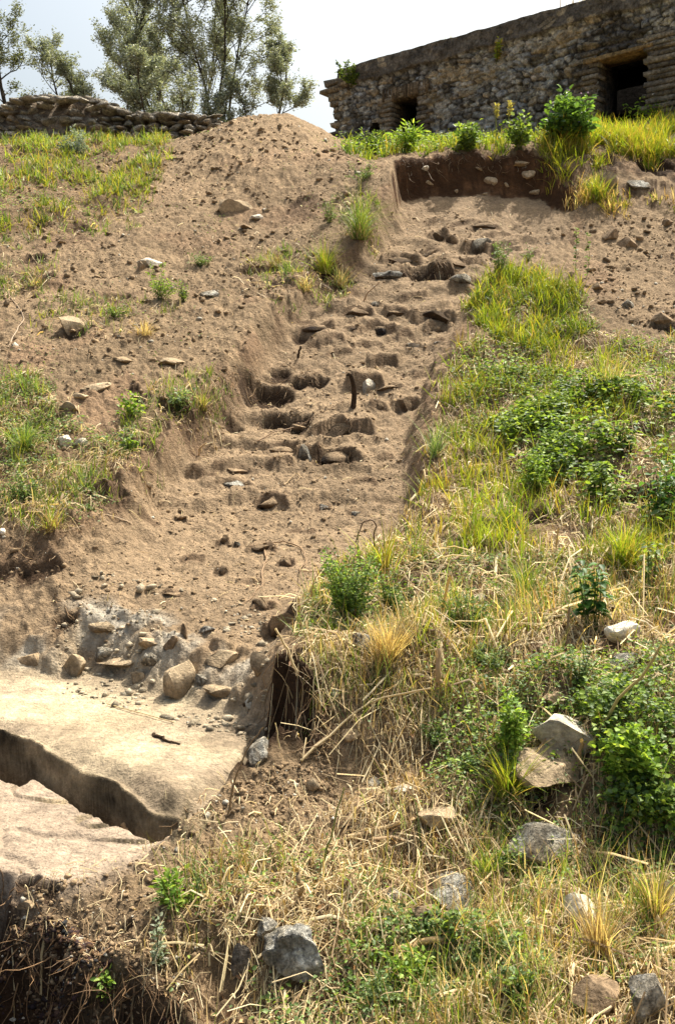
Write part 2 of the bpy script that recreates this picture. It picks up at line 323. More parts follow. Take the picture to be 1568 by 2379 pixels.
def soil_like(name, col=None, scale=1.0, bump=.5, rgh=.95, mottle=.28, use_attr=True, bdist=.02):
    m, t, b, out = mat_new(name); N = t.nodes; L = t.links
    tc = N.new('ShaderNodeTexCoord')
    n1 = N.new('ShaderNodeTexNoise'); n1.inputs['Scale'].default_value = 9 * scale; n1.inputs['Detail'].default_value = 8; n1.inputs['Roughness'].default_value = .62
    n2 = N.new('ShaderNodeTexNoise'); n2.inputs['Scale'].default_value = 70 * scale; n2.inputs['Detail'].default_value = 5; n2.inputs['Roughness'].default_value = .65
    vo = N.new('ShaderNodeTexVoronoi'); vo.inputs['Scale'].default_value = 85 * scale
    for q in (n1, n2, vo): L.new(tc.outputs['Object'], q.inputs['Vector'])
    if use_attr:
        at = N.new('ShaderNodeAttribute'); at.attribute_name = 'Col'; src = at.outputs['Color']
    else:
        rg = N.new('ShaderNodeRGB'); rg.outputs[0].default_value = (*col, 1); src = rg.outputs[0]
    mr = N.new('ShaderNodeMapRange'); mr.inputs['From Min'].default_value = .3; mr.inputs['From Max'].default_value = .7
    mr.inputs['To Min'].default_value = 1 - mottle; mr.inputs['To Max'].default_value = 1 + mottle; L.new(n1.outputs[0], mr.inputs['Value'])
    mr2 = N.new('ShaderNodeMapRange'); mr2.inputs['From Min'].default_value = .3; mr2.inputs['From Max'].default_value = .7
    mr2.inputs['To Min'].default_value = 1 - mottle * .9; mr2.inputs['To Max'].default_value = 1 + mottle * .9; L.new(n2.outputs[0], mr2.inputs['Value'])
    mu = N.new('ShaderNodeMath'); mu.operation = 'MULTIPLY'; L.new(mr.outputs[0], mu.inputs[0]); L.new(mr2.outputs[0], mu.inputs[1])
    vm = N.new('ShaderNodeVectorMath'); vm.operation = 'SCALE'; L.new(src, vm.inputs[0]); L.new(mu.outputs[0], vm.inputs['Scale'])
    nf = N.new('ShaderNodeTexNoise'); nf.inputs['Scale'].default_value = 30 * scale; nf.inputs['Detail'].default_value = 7; nf.inputs['Roughness'].default_value = .7; L.new(tc.outputs['Object'], nf.inputs['Vector'])
    mf = N.new('ShaderNodeMapRange'); mf.inputs['From Min'].default_value = .34; mf.inputs['From Max'].default_value = .66; mf.inputs['To Min'].default_value = 1 - mottle * 1.3; mf.inputs['To Max'].default_value = 1 + mottle * 1.3; L.new(nf.outputs[0], mf.inputs['Value'])
    vm2 = N.new('ShaderNodeVectorMath'); vm2.operation = 'SCALE'; L.new(vm.outputs[0], vm2.inputs[0]); L.new(mf.outputs[0], vm2.inputs['Scale']); vm = vm2
    L.new(vm.outputs[0], b.inputs['Base Color'])
    b.inputs['Roughness'].default_value = rgh; b.inputs['Specular IOR Level'].default_value = .15
    ad = N.new('ShaderNodeMath'); ad.operation = 'MULTIPLY_ADD'; L.new(n2.outputs[0], ad.inputs[0]); ad.inputs[1].default_value = 1.0; 
    sc = N.new('ShaderNodeMath'); sc.operation = 'MULTIPLY'; sc.inputs[1].default_value = -.5; L.new(vo.outputs['Distance'], sc.inputs[0]); L.new(sc.outputs[0], ad.inputs[2])
    bp = N.new('ShaderNodeBump'); bp.inputs['Strength'].default_value = bump; bp.inputs['Distance'].default_value = bdist
    L.new(ad.outputs[0], bp.inputs['Height']); L.new(bp.outputs[0], b.inputs['Normal'])
    n3_ = N.new('ShaderNodeTexNoise'); n3_.inputs['Scale'].default_value = 26 * scale; n3_.inputs['Detail'].default_value = 9; n3_.inputs['Roughness'].default_value = .68; L.new(tc.outputs['Object'], n3_.inputs['Vector'])
    b2 = N.new('ShaderNodeBump'); b2.inputs['Strength'].default_value = min(1, bump * 1.3); b2.inputs['Distance'].default_value = bdist * 3.2; L.new(n3_.outputs[0], b2.inputs['Height']); L.new(b2.outputs[0], bp.inputs['Normal'])
    return m
def leaf_mat(name, trans=.4, rgh=.5, spec=.3):
    m, t, b, out = mat_new(name); N = t.nodes; L = t.links
    at = N.new('ShaderNodeAttribute'); at.attribute_name = 'Col'
    L.new(at.outputs['Color'], b.inputs['Base Color']); b.inputs['Roughness'].default_value = rgh; b.inputs['Specular IOR Level'].default_value = spec
    tr = N.new('ShaderNodeBsdfTranslucent')
    vm = N.new('ShaderNodeVectorMath'); vm.operation = 'MULTIPLY'; vm.inputs[1].default_value = (1.25, 1.2, .6); L.new(at.outputs['Color'], vm.inputs[0]); L.new(vm.outputs[0], tr.inputs[0])
    mx = N.new('ShaderNodeMixShader'); mx.inputs[0].default_value = trans
    L.new(b.outputs[0], mx.inputs[1]); L.new(tr.outputs[0], mx.inputs[2]); L.new(mx.outputs[0], out.inputs[0]); return m
M_SOIL = soil_like('soil', bump=.6, bdist=.012, mottle=.2)
M_STONE = soil_like('dusty_stone', scale=1.2, bump=.45, bdist=.01, mottle=.22)
M_GREY = soil_like('weathered_stone', scale=1.6, bump=.9, bdist=.02, mottle=.45)
M_MASON = soil_like('old_masonry', scale=.5, bump=.8, bdist=.03, mottle=.4)
M_LEAF = leaf_mat('leaf_green', .42)
M_OLIVE = leaf_mat('olive_leaf', .3, .45, .4)
M_STRAW = leaf_mat('dry_straw', .2, .6, .25)
M_BARK = soil_like('bark', col=(.09, .075, .055), scale=1.5, bump=.8, use_attr=False)
M_ROOT = soil_like('root_bark', col=(.30, .20, .11), scale=3, bump=.5, use_attr=False)
M_WOOD = soil_like('old_wood', col=(.10, .065, .04), scale=2, bump=.8, use_attr=False)

# ------------------------------------------------------------------ ground sheet
TAN = np.array((.250, .176, .104)); FLC = np.array((.268, .191, .117)); CREAM = np.array((.52, .43, .285)); SLC = np.array((.385, .30, .22))
HUM = np.array((.038, .021, .011)); VEGS = np.array((.15, .10, .055)); GREYM = np.array((.40, .36, .29)); MIDB = np.array((.21, .135, .08))
C = np.empty(X.shape + (3,)); C[:] = TAN
def mixc(C, col, m): return C * (1 - m[..., None]) + col * m[..., None]
C = mixc(C, TAN * .70, ss(-.1, .4, fbm(X * 1.1, Y * 1.1, 4, 101)) * .7)
C = mixc(C, MIDB * 1.15, ss(.12, .5, fbm(X * 1.9 + 4, Y * 1.9, 4, 142)) * (1 - Z['T']) * (1 - veg) * (Y > 4.6) * .75)
C = mixc(C, np.array((.345, .24, .14)), moundm * .55)
C = mixc(C, VEGS * 1.25, np.clip(veg * .8, 0, 1) * ss(3.2, 4.6, Y) + 0)
C = mixc(C, np.array((.17, .115, .065)), veg * ss(4.6, 3.2, Y) * ss(.25, -.2, fbm(X * 1.6, Y * 1.6, 3, 144)) * .85)
C = mixc(C, FLC, Z['T'])
C = mixc(C, FLC * .80, Z['T'] * ss(0, .6, fbm(X * 1.4, Y * 2.2, 4, 103)) * .8)
# the cut faces of the section below the turf show dark topsoil
lipd = Z['band'] * (1 - ss(.06, .0, Z['sT'] * 0 - Z['sT'])) 
C = mixc(C, MIDB, np.clip(np.exp(-((Z['sT'] + .03) / .07) ** 2) * .9 * ss(.1, .4, fbm(X * 3, Y * 3, 3, 105) + .35), 0, 1) * ss(4.3, 5, Y) * (Y < 10.1))
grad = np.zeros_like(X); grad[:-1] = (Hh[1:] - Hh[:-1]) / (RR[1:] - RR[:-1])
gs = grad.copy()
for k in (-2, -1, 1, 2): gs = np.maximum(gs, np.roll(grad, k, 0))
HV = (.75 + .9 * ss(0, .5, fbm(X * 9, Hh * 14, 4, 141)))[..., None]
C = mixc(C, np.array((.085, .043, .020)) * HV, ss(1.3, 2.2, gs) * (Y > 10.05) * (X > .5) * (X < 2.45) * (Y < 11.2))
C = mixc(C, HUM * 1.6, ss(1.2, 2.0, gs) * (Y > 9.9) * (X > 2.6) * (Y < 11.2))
C = mixc(C, GREYM, np.clip(mas * 1.2, 0, 1) * ss(-.3, .3, fbm(X * 6, Y * 6, 3, 107)) * .85)
pc = fbm(X * 2.0, Y * 3.5, 5, 109)
PCOL = mixc(np.tile(CREAM, X.shape + (1,)), np.array((.36, .28, .195)), ss(-.05, .35, pc) * .85)
PCOL = mixc(PCOL, np.array((.33, .25, .16)), ss(.0, .5, fbm(X * 5, Y * 5, 4, 134)) * .55)
PCOL = mixc(PCOL, np.array((.26, .20, .135)), ss(.30, .08, Z['sP']) * .75 * ss(-.4, .2, fbm(X * 4, Y * 4, 3, 110)))
C = C * (1 - Z['P'][..., None]) + PCOL * Z['P'][..., None]
C = mixc(C, SLC, Z['B'] * (1 - Z['P'])); C = mixc(C, SLC * .78, Z['B'] * ss(0, .4, fbm(X * 2.5, Y * 5, 4, 111)) * .8 * (1 - Z['P']))
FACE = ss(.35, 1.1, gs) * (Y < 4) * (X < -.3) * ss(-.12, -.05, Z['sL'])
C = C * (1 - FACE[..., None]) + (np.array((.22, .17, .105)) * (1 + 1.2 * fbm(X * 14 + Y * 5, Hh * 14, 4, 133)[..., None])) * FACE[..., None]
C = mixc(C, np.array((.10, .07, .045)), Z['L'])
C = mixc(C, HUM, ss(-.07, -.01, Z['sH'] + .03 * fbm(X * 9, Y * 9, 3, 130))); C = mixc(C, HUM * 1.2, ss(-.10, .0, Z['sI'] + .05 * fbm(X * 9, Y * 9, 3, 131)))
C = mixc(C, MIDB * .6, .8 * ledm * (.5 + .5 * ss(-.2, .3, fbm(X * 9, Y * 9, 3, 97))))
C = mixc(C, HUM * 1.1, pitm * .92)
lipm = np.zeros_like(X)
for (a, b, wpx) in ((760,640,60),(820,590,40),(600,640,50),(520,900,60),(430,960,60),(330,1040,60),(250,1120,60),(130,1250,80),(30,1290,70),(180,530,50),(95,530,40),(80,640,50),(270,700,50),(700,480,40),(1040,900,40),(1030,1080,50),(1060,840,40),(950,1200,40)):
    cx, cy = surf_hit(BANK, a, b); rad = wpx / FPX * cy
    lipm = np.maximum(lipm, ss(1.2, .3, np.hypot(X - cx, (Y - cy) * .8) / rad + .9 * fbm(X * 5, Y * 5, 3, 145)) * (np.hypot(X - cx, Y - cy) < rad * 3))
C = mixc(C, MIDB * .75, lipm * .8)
C = C * (1 + .10 * fbm(X * 30, Y * 30, 2, 113))[..., None]
C = np.clip(C, .01, .9)
V = np.stack([X, Y, Hh], -1).reshape(-1, 3)
i = np.arange(nr - 1)[:, None] * nc + np.arange(nc - 1)[None, :]
F = np.stack([i, i + 1, i + nc + 1, i + nc], -1).reshape(-1, 4)[:, ::-1]
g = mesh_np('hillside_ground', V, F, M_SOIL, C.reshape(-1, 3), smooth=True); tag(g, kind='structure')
#@@REST
# ------------------------------------------------------------------ stones
def ico(n):
    bm = bmesh.new(); bmesh.ops.create_icosphere(bm, subdivisions=n, radius=1)
    v = np.array([p.co[:] for p in bm.verts]); f = np.array([[q.index for q in p.verts] for p in bm.faces]); bm.free(); return v, f
ICO = {1: ico(1), 2: ico(2), 3: ico(3), 4: ico(4), 5: ico(5)}
def n3(p, s, o=3, f=1.0):
    t = 0; a = 1.
    for k in range(o):
        t = t + a * (vn(p[:, 0] * f + p[:, 2] * f * .7, p[:, 1] * f - p[:, 2] * f * .6 + 5, s + k) - .5 + (vn(p[:, 2] * f + 3, p[:, 0] * f * .8 - p[:, 1] * f * .5, s + 40 + k) - .5)); f *= 2.1; a *= .5
    return t
def rock_vf(seed, sx, sy, sz, lvl=3, ncut=12, rough=.08, cut=(.38, .78)):
    r = np.random.default_rng(seed); v, f = ICO[lvl]; v = v.copy()
    for k in range(ncut):
        n = r.normal(size=3); n /= np.linalg.norm(n); d = r.uniform(*cut)
        o = np.maximum(0, v @ n - d); v -= n * o[:, None]
    l = np.linalg.norm(v, axis=1, keepdims=True)
    v = v * (1 + rough * n3(v * 1.0, seed, 4, 2.2)[:, None])
    v = v / np.abs(v).max(0)
    return v * np.array([sx, sy, sz]), f
def rotm(rx, ry, rz):
    return np.array((Matrix.Rotation(rz, 3, 'Z') @ Matrix.Rotation(ry, 3, 'Y') @ Matrix.Rotation(rx, 3, 'X')))
SC = {'dust': (.33, .24, .145), 'tan': (.36, .275, .175), 'grey': (.38, .335, .26), 'pale': (.55, .49, .39), 'white': (.68, .62, .50), 'blue': (.27, .25, .215), 'brown': (.24, .17, .105), 'rough': (.43, .39, .31), 'slate': (.21, .18, .145)}
TG = 'stones set in the earth steps of the trench'; TG2 = 'masonry stones broken out along the edge above the cream floor'
FG_ = 'stones among the straw and weeds on the right foreground'; EXC = []
def stone(px, py, w, h, kind, seed, label, name='stone', cat='stone', rz=None, tilt=0.0, depth=None, group=None, ncut=9, sink=.30, lvl=3, side=0.0, yr=None):
    p = hit(px, py + .28 * h); s = p[1] / FPX * (1.04 if group == FG_ else 1)
    sx = w * s * .5 * 1.03; vis = h * s * .95; sz = vis * (.80 if group in (TG, TG2) else .68); sy = (depth or .7) * sx * (.8 if group == TG else 1)
    sy = max(sy, sz * .7); p = hit(px, py + .45 * h)
    if group == TG: q_ = surf_hit(FLOOR, px, py + .45 * h); p = np.array([q_[0], q_[1], float(h_at(q_[0], q_[1] - .03))])
    if group not in (TG, TG2, 'stones stuck in the dark back section'):
        sy = (depth or .85) * sx; sz = vis * .56; p = hit(px, py + .42 * h)
    v, f = rock_vf(seed, sx, sy, sz, lvl, ncut, .22 if kind in ('rough', 'blue') else .10)
    rr_ = random.Random(seed); m = rotm(tilt + rr_.uniform(-.12, .12), side, (rz if rz is not None else rr_.uniform(-.35, .35)))
    v = v @ m.T
    ctr = p + np.array([0, (.50 if group == TG else .55) * sy, (vis * .80 - sz + .01 if group in (TG, TG2, 'stones stuck in the dark back section') else (.55 if group == FG_ else .30) * sz) - (sink - .34) * sz + (.10 * vis if group == TG else 0)])
    col = np.array(SC[kind]); n = n3(v / max(sx, .02) * .8, seed + 5, 4, 1.6)
    cc = (col if group != TG or kind in ('pale', 'grey', 'blue') else FLC * .95) * (1 + .35 * n[:, None])
    # dust that settled on the lower part
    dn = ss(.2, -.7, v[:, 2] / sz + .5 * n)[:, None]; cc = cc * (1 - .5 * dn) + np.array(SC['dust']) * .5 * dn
    if group == TG or group == TG2:      # sides below the dusty top are mixed towards dark brown
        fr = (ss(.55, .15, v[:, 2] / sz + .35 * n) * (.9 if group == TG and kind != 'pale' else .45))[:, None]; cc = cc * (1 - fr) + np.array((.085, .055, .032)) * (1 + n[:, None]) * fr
    if kind in ('rough', 'grey', 'blue'):
        q = ss(.12, .35, n3(v / sx, seed + 9, 4, 2.6))[:, None]; cc = cc * (1 - q) + np.array((.50, .48, .42)) * q
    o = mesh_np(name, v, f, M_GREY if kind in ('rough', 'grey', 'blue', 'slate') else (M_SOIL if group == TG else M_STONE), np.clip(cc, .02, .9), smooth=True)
    o.location = ctr; tag(o, label, cat, group); EXC.append((ctr[0], ctr[1], max(sx, sy) * .85))
    try:
        o.data.set_sharp_from_angle(angle=R(32))
    except Exception: pass
    return o
TG = 'stones set in the earth steps of the trench'
ST = [
 # upper trench
 (1018,548,46,36,'brown','block with dark front at the left of the top steps, below the dark section',TG),
 (1047,556,34,28,'dust','small dusty stone touching the right side of the dark fronted top block',TG),
 (1125,527,64,15,'dust','thin dusty slab lying alone just below the dark back section',TG),
 (1112,572,70,46,'grey','grey squared block beside the dark hollow near the top of the steps',TG),
 (930,605,86,30,'tan','long tan slab at the left edge of the trench below the green grass clump',TG),
 (1000,590,60,18,'tan','flat tan slab above the deep root filled hollow',TG),
 (1072,612,118,26,'tan','widest flat slab roofing the deep hollow high on the steps',TG),
 (1025,628,50,34,'brown','brown knob of stone standing in the middle of the deep hollow',TG),
 (1075,664,64,30,'grey','grey stone at the right foot of the deep hollow',TG),
 (905,643,76,24,'blue','bluish flat stone left of the deep hollow, against the trench side',TG),
 (905,612,40,16,'dust','little dusty stone wedged above the bluish flat stone',TG),
 (872,705,36,18,'grey','grey pebble sized stone with white specks under the root at the trench side',TG),
 (832,726,68,26,'brown','oval brown stone, left end of the row of three across the steps',TG),
 (920,722,52,32,'brown','peaked brown stone, middle of the row of three across the steps',TG),
 (1002,733,92,48,'brown','large dark sloping stone at the right end of the row of three',TG),
 (880,757,78,24,'brown','dark shaded stone directly below the row of three',TG),
 (822,772,42,14,'brown','tiny dark stone left of the dark shaded stone below the row of three',TG),
 (1015,765,60,20,'dust','low dusty stone below the large dark sloping stone',TG),
 (738,771,80,15,'dust','thin slab edge jutting from the left trench side',TG),
 (957,803,42,18,'pale','pale pointed stone lying loose in mid trench',TG),
 (1018,806,30,10,'grey','thin grey chip right of the pale pointed stone',TG),
 (893,838,68,34,'brown','rounded brown stone right of the slanting slab in mid trench',TG),
 (790,822,60,16,'tan','slanting tan slab with a sharp lower edge in mid trench',TG),
 (850,884,78,50,'pale','big pale stone with a flat face just behind the standing wooden stub',TG),
 (905,903,66,13,'dust','thin dusty ledge stone right of the wooden stub',TG),
 (942,934,58,42,'tan','square tan stone with a flat top right of the wooden stub',TG),
 (882,948,38,24,'brown','small dark stone between the stub and the square tan stone',TG),
 (790,985,140,58,'tan','broadest sloping slab in the middle of the trench, dark below its right edge',TG),
 (700,985,44,22,'brown','dark stone at the left tip of the broadest sloping slab',TG),
 (716,1057,56,50,'grey','grey upright stone at the left of the lowest clear step',TG),
 (790,1058,100,34,'tan','dusty slab overhanging the dark root mat on the lowest clear step',TG),
 (897,1060,36,20,'brown','dark lump alone on the right of the lowest clear step',TG),
 (660,1040,70,14,'dust','low dusty ledge left of the grey upright stone',TG),
 (545,1098,94,14,'tan','upper of the two thin ledges on the lower left of the trench',TG),
 (540,1135,84,16,'grey','lower of the two thin ledges on the lower left of the trench',TG),
 (632,1166,72,34,'brown','dark half buried dome of stone alone in the lower trench',TG),
 (752,1188,34,12,'blue','little bluish stone right of the dark half buried dome',TG),
 (825,1200,40,12,'grey','flat grey chip near the broken roots by the right bank',TG),
 (420,1208,32,16,'brown','small dark stone nearest the left side of the lower trench',TG),
 (518,1261,30,26,'tan','upright little stone left of the long flat dark one in the lower trench',TG),
 (605,1279,66,22,'brown','flat dark stone with a root draped over it in the lower trench',TG),
 (515,1325,36,22,'brown','dark wedge shaped stone, lowest of the small stones in the trench floor',TG),
 (665,1310,42,24,'brown','squat stone above the long thin root in the lower trench',TG),
 (550,1270,22,16,'grey','grey pebble between two little stones in the lower trench',TG),
 (612,1400,58,30,'tan','tan stone leaning towards the big block above the right end of the broken edge',TG),
 (655,1440,84,66,'tan','big tan block half buried at the right bank above the dark hole',TG),
 (405,1380,60,10,'dust','low dusty stone rib on the smooth lower trench floor',TG),
]
TG2 = 'masonry stones broken out along the edge above the cream floor'
ST += [
 (165,1545,64,62,'tan','square upright stone standing at the left of the broken masonry edge',TG2),
 (242,1460,80,28,'tan','slanting slab on the top left of the broken masonry edge',TG2),
 (285,1545,130,24,'tan','long flat stone along the middle foot of the masonry edge',TG2),
 (318,1568,36,44,'tan','narrow rounded stone poking down onto the cream floor',TG2),
 (245,1520,60,30,'grey','grey stone behind the long flat stone of the masonry edge',TG2),
 (345,1490,60,30,'tan','peaked tan stone in the rough top of the masonry edge',TG2),
 (400,1490,50,34,'brown','brown pointed stone with a shadowed face in the masonry edge',TG2),
 (428,1465,20,32,'brown','thin finger of stone sticking up from the masonry edge',TG2),
 (478,1468,44,16,'blue','bluish patch of stone flush with the floor right of the finger stone',TG2),
 (415,1582,80,78,'tan','largest pale squared block casting a shadow on the cream floor',TG2),
 (345,1535,50,34,'grey','lumpy grey stone of mortar left of the largest squared block',TG2),
 (530,1608,130,34,'tan','long low stone at the right foot of the masonry edge',TG2),
 (520,1530,90,30,'tan','sloping slab above the long low stone, right part of the masonry edge',TG2),
 (610,1535,60,40,'tan','tan stone just left of the dark hole under the bank',TG2),
 (470,1575,44,30,'grey','crumbly grey stone right of the largest squared block',TG2),
 (595,1738,74,66,'grey','round grey flagstone beside the foot of the dark hole',TG2),
 (70,1528,90,26,'dust','low dusty stone at the far left of the masonry edge',TG2),
]
LG = 'stones lying on the bare earth left of the trench'
ST += [
 (550,473,74,46,'tan','flat three cornered slab on the flank of the earth mound',LG),
 (592,503,38,18,'pale','pale little stone just below the three cornered slab',LG),
 (618,486,22,14,'pale','pale pebble right of the three cornered slab on the mound',LG),
 (572,526,40,16,'brown','dark brown lump of stone below the pale little stone on the mound',LG),
 (348,604,72,34,'pale','pale slab lying above the bright green bushy weed on the left slope',LG),
 (326,614,22,30,'brown','small brown stone propped at the left end of the pale slab',LG),
 (167,745,78,62,'tan','large angular block with a shadowed front on the far left slope',LG),
 (490,675,58,36,'grey','grey lichen spotted stone right of the bright green bushy weed',LG),
 (222,895,90,26,'tan','long slanting tan slab among small stones on the left slope',LG),
 (155,940,66,34,'tan','wedge of tan stone at the lower end of the long slanting slab',LG),
 (108,926,44,28,'tan','buried tan stone left of the wedge, by the dry weeds',LG),
 (190,918,40,20,'tan','flat stone chip above the wedge of tan stone',LG),
 (150,1020,54,42,'pale','squarish pale stone, left of the pair by the leafy weeds',LG),
 (192,1022,44,28,'pale','flatter pale stone, right of the pair by the leafy weeds',LG),
 (395,838,74,24,'tan','sunken tan stone with a rough lower face on the bare left slope',LG),
 (292,835,52,22,'dust','sunken dusty stone left of the sunken tan one on the bare slope',LG),
 (115,1175,36,20,'grey','small whitish grey stone in the crumbly earth at the left lip',LG),
 (6,1236,24,22,'white','white stone cut off by the left frame edge at the lip',LG),
 (802,450,24,20,'brown','brown stone on the rim left of the dark back section',LG),
 (345,1125,30,16,'tan','small stone at the crumbling left lip of the trench',LG),
]
RG = 'stones lying on the bare earth right of the trench'
ST += [
 (1422,541,40,32,'brown','rounded brown stone, left of the pair on the upper right slope',RG),
 (1465,560,50,34,'brown','leaning brown stone, right of the pair on the upper right slope',RG),
 (1550,515,40,30,'brown','brown stone at the right frame edge below the turf',RG),
 (1412,411,62,46,'tan','square tan stone in the grass under the right turf edge',RG),
 (1490,420,70,30,'grey','grey flat stone right of the square tan stone under the turf edge',RG),
 (1390,664,36,26,'brown','brown stone on bare earth right of the tall grass hump',RG),
 (1400,700,26,18,'brown','thin brown chip below the brown stone right of the grass hump',RG),
 (1462,703,34,28,'grey','round grey stone alone on the right hand slope',RG),
 (1545,738,60,40,'brown','dark stone overhanging a hollow at the right frame edge',RG),
]
FG = 'stones among the straw and weeds on the right foreground'
ST += [
 (1452,1466,84,64,'white','bright white angular stone below the dark leaved nettle',FG),
 (1402,1502,64,28,'brown','small brown stone left under the bright white stone',FG),
 (1466,1536,84,48,'rough','pitted dark grey stone right below the bright white stone',FG),
 (1345,1545,90,42,'tan','buried tan stone left of the pitted dark grey stone',FG),
 (1262,1508,50,24,'brown','brown stone at the left end of the rubble below the nettle',FG),
 (1290,1620,80,40,'dust','dusty stone half hidden under dry stalks below the rubble',FG),
 (1320,1705,150,80,'pale','pale rough slab leaning behind the biggest smooth boulder',FG),
 (1300,1798,192,108,'tan','biggest smooth tan boulder with weed shadows on its top',FG),
 (1012,1900,92,76,'tan','blunt tan stone with a shadowed left face standing in straw',FG),
 (1275,1960,190,96,'grey','wide weathered stone sunk in straw with dark hollow at its right',FG),
 (1050,2080,168,84,'grey','broad grey stone with bluish stains in the front straw',FG),
 (920,2088,70,44,'grey','small grey stone touching the left end of the broad stained stone',FG),
 (1000,2125,80,40,'brown','brown wedge lying under the front of the broad stained stone',FG),
 (1345,2110,84,110,'pale','tall whitish stone with dark spots leaning in dry grass',FG),
 (1515,2310,100,120,'grey','light grey stone in the bottom right corner of the photo',FG),
 (1400,2325,140,100,'brown','flat brown stone left of the light grey corner stone',FG),
 (690,2235,180,150,'rough','biggest craggy grey boulder at the bottom edge with deep pits',FG),
 (612,2165,72,78,'rough','craggy grey stone behind the left shoulder of the biggest craggy boulder',FG),
 (553,2235,60,90,'slate','thin slate grey flake standing on edge left of the craggy boulder',FG),
 (866,1822,42,24,'white','white pebble like stone in the dusty straw above the middle slope',FG),
 (935,1838,50,20,'pale','pale flat stone right of the white one in the dusty straw',FG),
 (730,1825,40,38,'tan','tan pointed stone on the dusty slope right of the dark hole',FG),
 (820,1712,50,34,'dust','dusty stone under straw right above the dusty slope',FG),
 (1112,1392,54,24,'white','white stone among green weeds in the middle right',FG),
 (772,1612,34,20,'white','white chip in the dry grass by the dark hole',FG),
 (1130,1205,64,20,'brown','brown stone in the bare dry gap of the right bank',FG),
 (842,1490,60,50,'grey','grey stone under the feathery weed at the bank edge',FG),
 (970,1350,60,22,'grey','grey stone hidden behind the feathery weed on the bank',FG),
 (1420,1590,60,34,'pale','pale stone below the pitted dark grey stone',FG),
 (1548,2080,50,80,'grey','bluish grey stone half cut by the right frame edge',FG),
 (60,2110,44,30,'dust','dusty lump at the lip of the dark pit in the bottom left',FG),
 (1180,1640,60,34,'dust','dusty stone under the vetch stems in the middle of the right slope',FG),
]
special = {'biggest smooth tan boulder with weed shadows on its top': dict(side=.16, tilt=.25, ncut=7, sink=.22, lvl=4),
 'biggest craggy grey boulder at the bottom edge with deep pits': dict(ncut=5, lvl=5, sink=.2),
 'thin slate grey flake standing on edge left of the craggy boulder': dict(depth=.3, tilt=-.3, sink=.2),
 'largest pale squared block casting a shadow on the cream floor': dict(ncut=6, sink=.12, rz=.5, depth=.9),
 'bright white angular stone below the dark leaved nettle': dict(ncut=8, sink=.2),
 'large angular block with a shadowed front on the far left slope': dict(ncut=8, sink=.25, side=.2),
 'big pale stone with a flat face just behind the standing wooden stub': dict(sink=.3, ncut=8)}
for k, (a, b, w, h, kind, lab, grp) in enumerate(ST):
    kw = dict(sink=.34, ncut=13); kw.update(special.get(lab, {}))
    if grp is TG: kw['depth'] = 1.0; kw['sink'] = kw.get('sink', .34) + .06
    stone(a, b, w, h, kind, 100 + k, lab, name={TG: 'step_stone', TG2: 'masonry_stone'}.get(grp, 'field_stone'), group=grp, **kw)

# crumbs of earth, pebbles : far too many to count
def crumbs(name, polys, n, smin, smax, col, seed, label, cat, cl=.3):
    r = np.random.default_rng(seed); v0, f0 = ICO[1]; VV = []; FF = []; CC = []; off = 0
    P = []
    while len(P) < n:
        poly = polys[len(P) % len(polys)]
        lo = poly.min(0); hi = poly.max(0); q = r.uniform(lo, hi, (4000, 2))
        q = q[sdf(poly, q[:, 0], q[:, 1]) > 0]
        dens = ss(-.3, .6, fbm(q[:, 0] * 1.7, q[:, 1] * 1.7, 3, seed) + .25) 
        q = q[r.random(len(q)) < dens * (1.6 / np.maximum(q[:, 1], 1.6)) ** 1.0]
        P.extend(q[: n // len(polys) // 3 + 1].tolist())
    P = np.array(P[:n]); zz = h_at(P[:, 0], P[:, 1])
    sz = smin + (smax - smin) * r.random(n) ** 6; sz *= 1 + .10 * P[:, 1]
    ax = sz[:, None] * r.uniform(.6, 1.2, (n, 3)) * np.array([1, 1, .75])
    jit = 1 + r.normal(0, .34, (n, len(v0), 1)).clip(-.6, .8)
    ang = r.uniform(0, 6.28, n); c, s = np.cos(ang), np.sin(ang)
    v = v0[None] * ax[:, None, :] * jit
    x = v[..., 0] * c[:, None] - v[..., 1] * s[:, None]; y = v[..., 0] * s[:, None] + v[..., 1] * c[:, None]
    v = np.stack([x + P[:, 0:1], y + P[:, 1:2], v[..., 2] + zz[:, None] + sz[:, None] * .10], -1).reshape(-1, 3)
    F = (f0[None] + (np.arange(n) * len(v0))[:, None, None]).reshape(-1, 3)
    cc = np.array(col)[None] * (1 + r.normal(0, cl * .5, (n, 1))); sel = r.random(n) < .06; cc[sel] = np.array((.45, .41, .33))
    Cc = np.repeat(np.clip(cc, .03, .8), len(v0), 0)
    o = mesh_np(name, v, F, M_STONE, Cc, smooth=False); return tag(o, label, cat, kind='stuff')
LEFT = reg([(-200,350),(330,330),(480,300),(620,290),(760,320),(900,400),(860,520),(700,660),(600,760),(520,890),(400,980),(210,1180),(100,1290),(-200,1330)])
LIPL = reg([(-200,1180),(100,1190),(230,1090),(330,1060),(260,1180),(160,1330),(-200,1370)])
RBARE = reg([(1200,500),(1568,490),(1750,500),(1750,800),(1480,760),(1380,700),(1180,640),(1120,620),(1180,560)])
FRONTD = np.array([onz(a, b, -1.4)[:2] for a, b in [(480,1900),(760,1830),(850,1950),(600,2060),(420,2150),(300,2200),(160,2130),(20,2080),(0,2040),(250,2000),(380,1960)]])
TRE = np.vstack([polyw([(930,480),(1200,480),(1100,700),(980,900),(960,1150),(820,1280),(700,1380),(600,1500)], FLOOR), polyw([(100,1480),(150,1330),(420,1120),(640,850),(820,700),(900,560)], FLOOR)])
crumbs('loose_earth_crumbs', [LEFT] * 9 + [LIPL, RBARE], 9000, .004, .018, TAN * 1.0, 5, 'crumbs and clods of dry tan earth scattered over the bare slopes', 'loose earth')
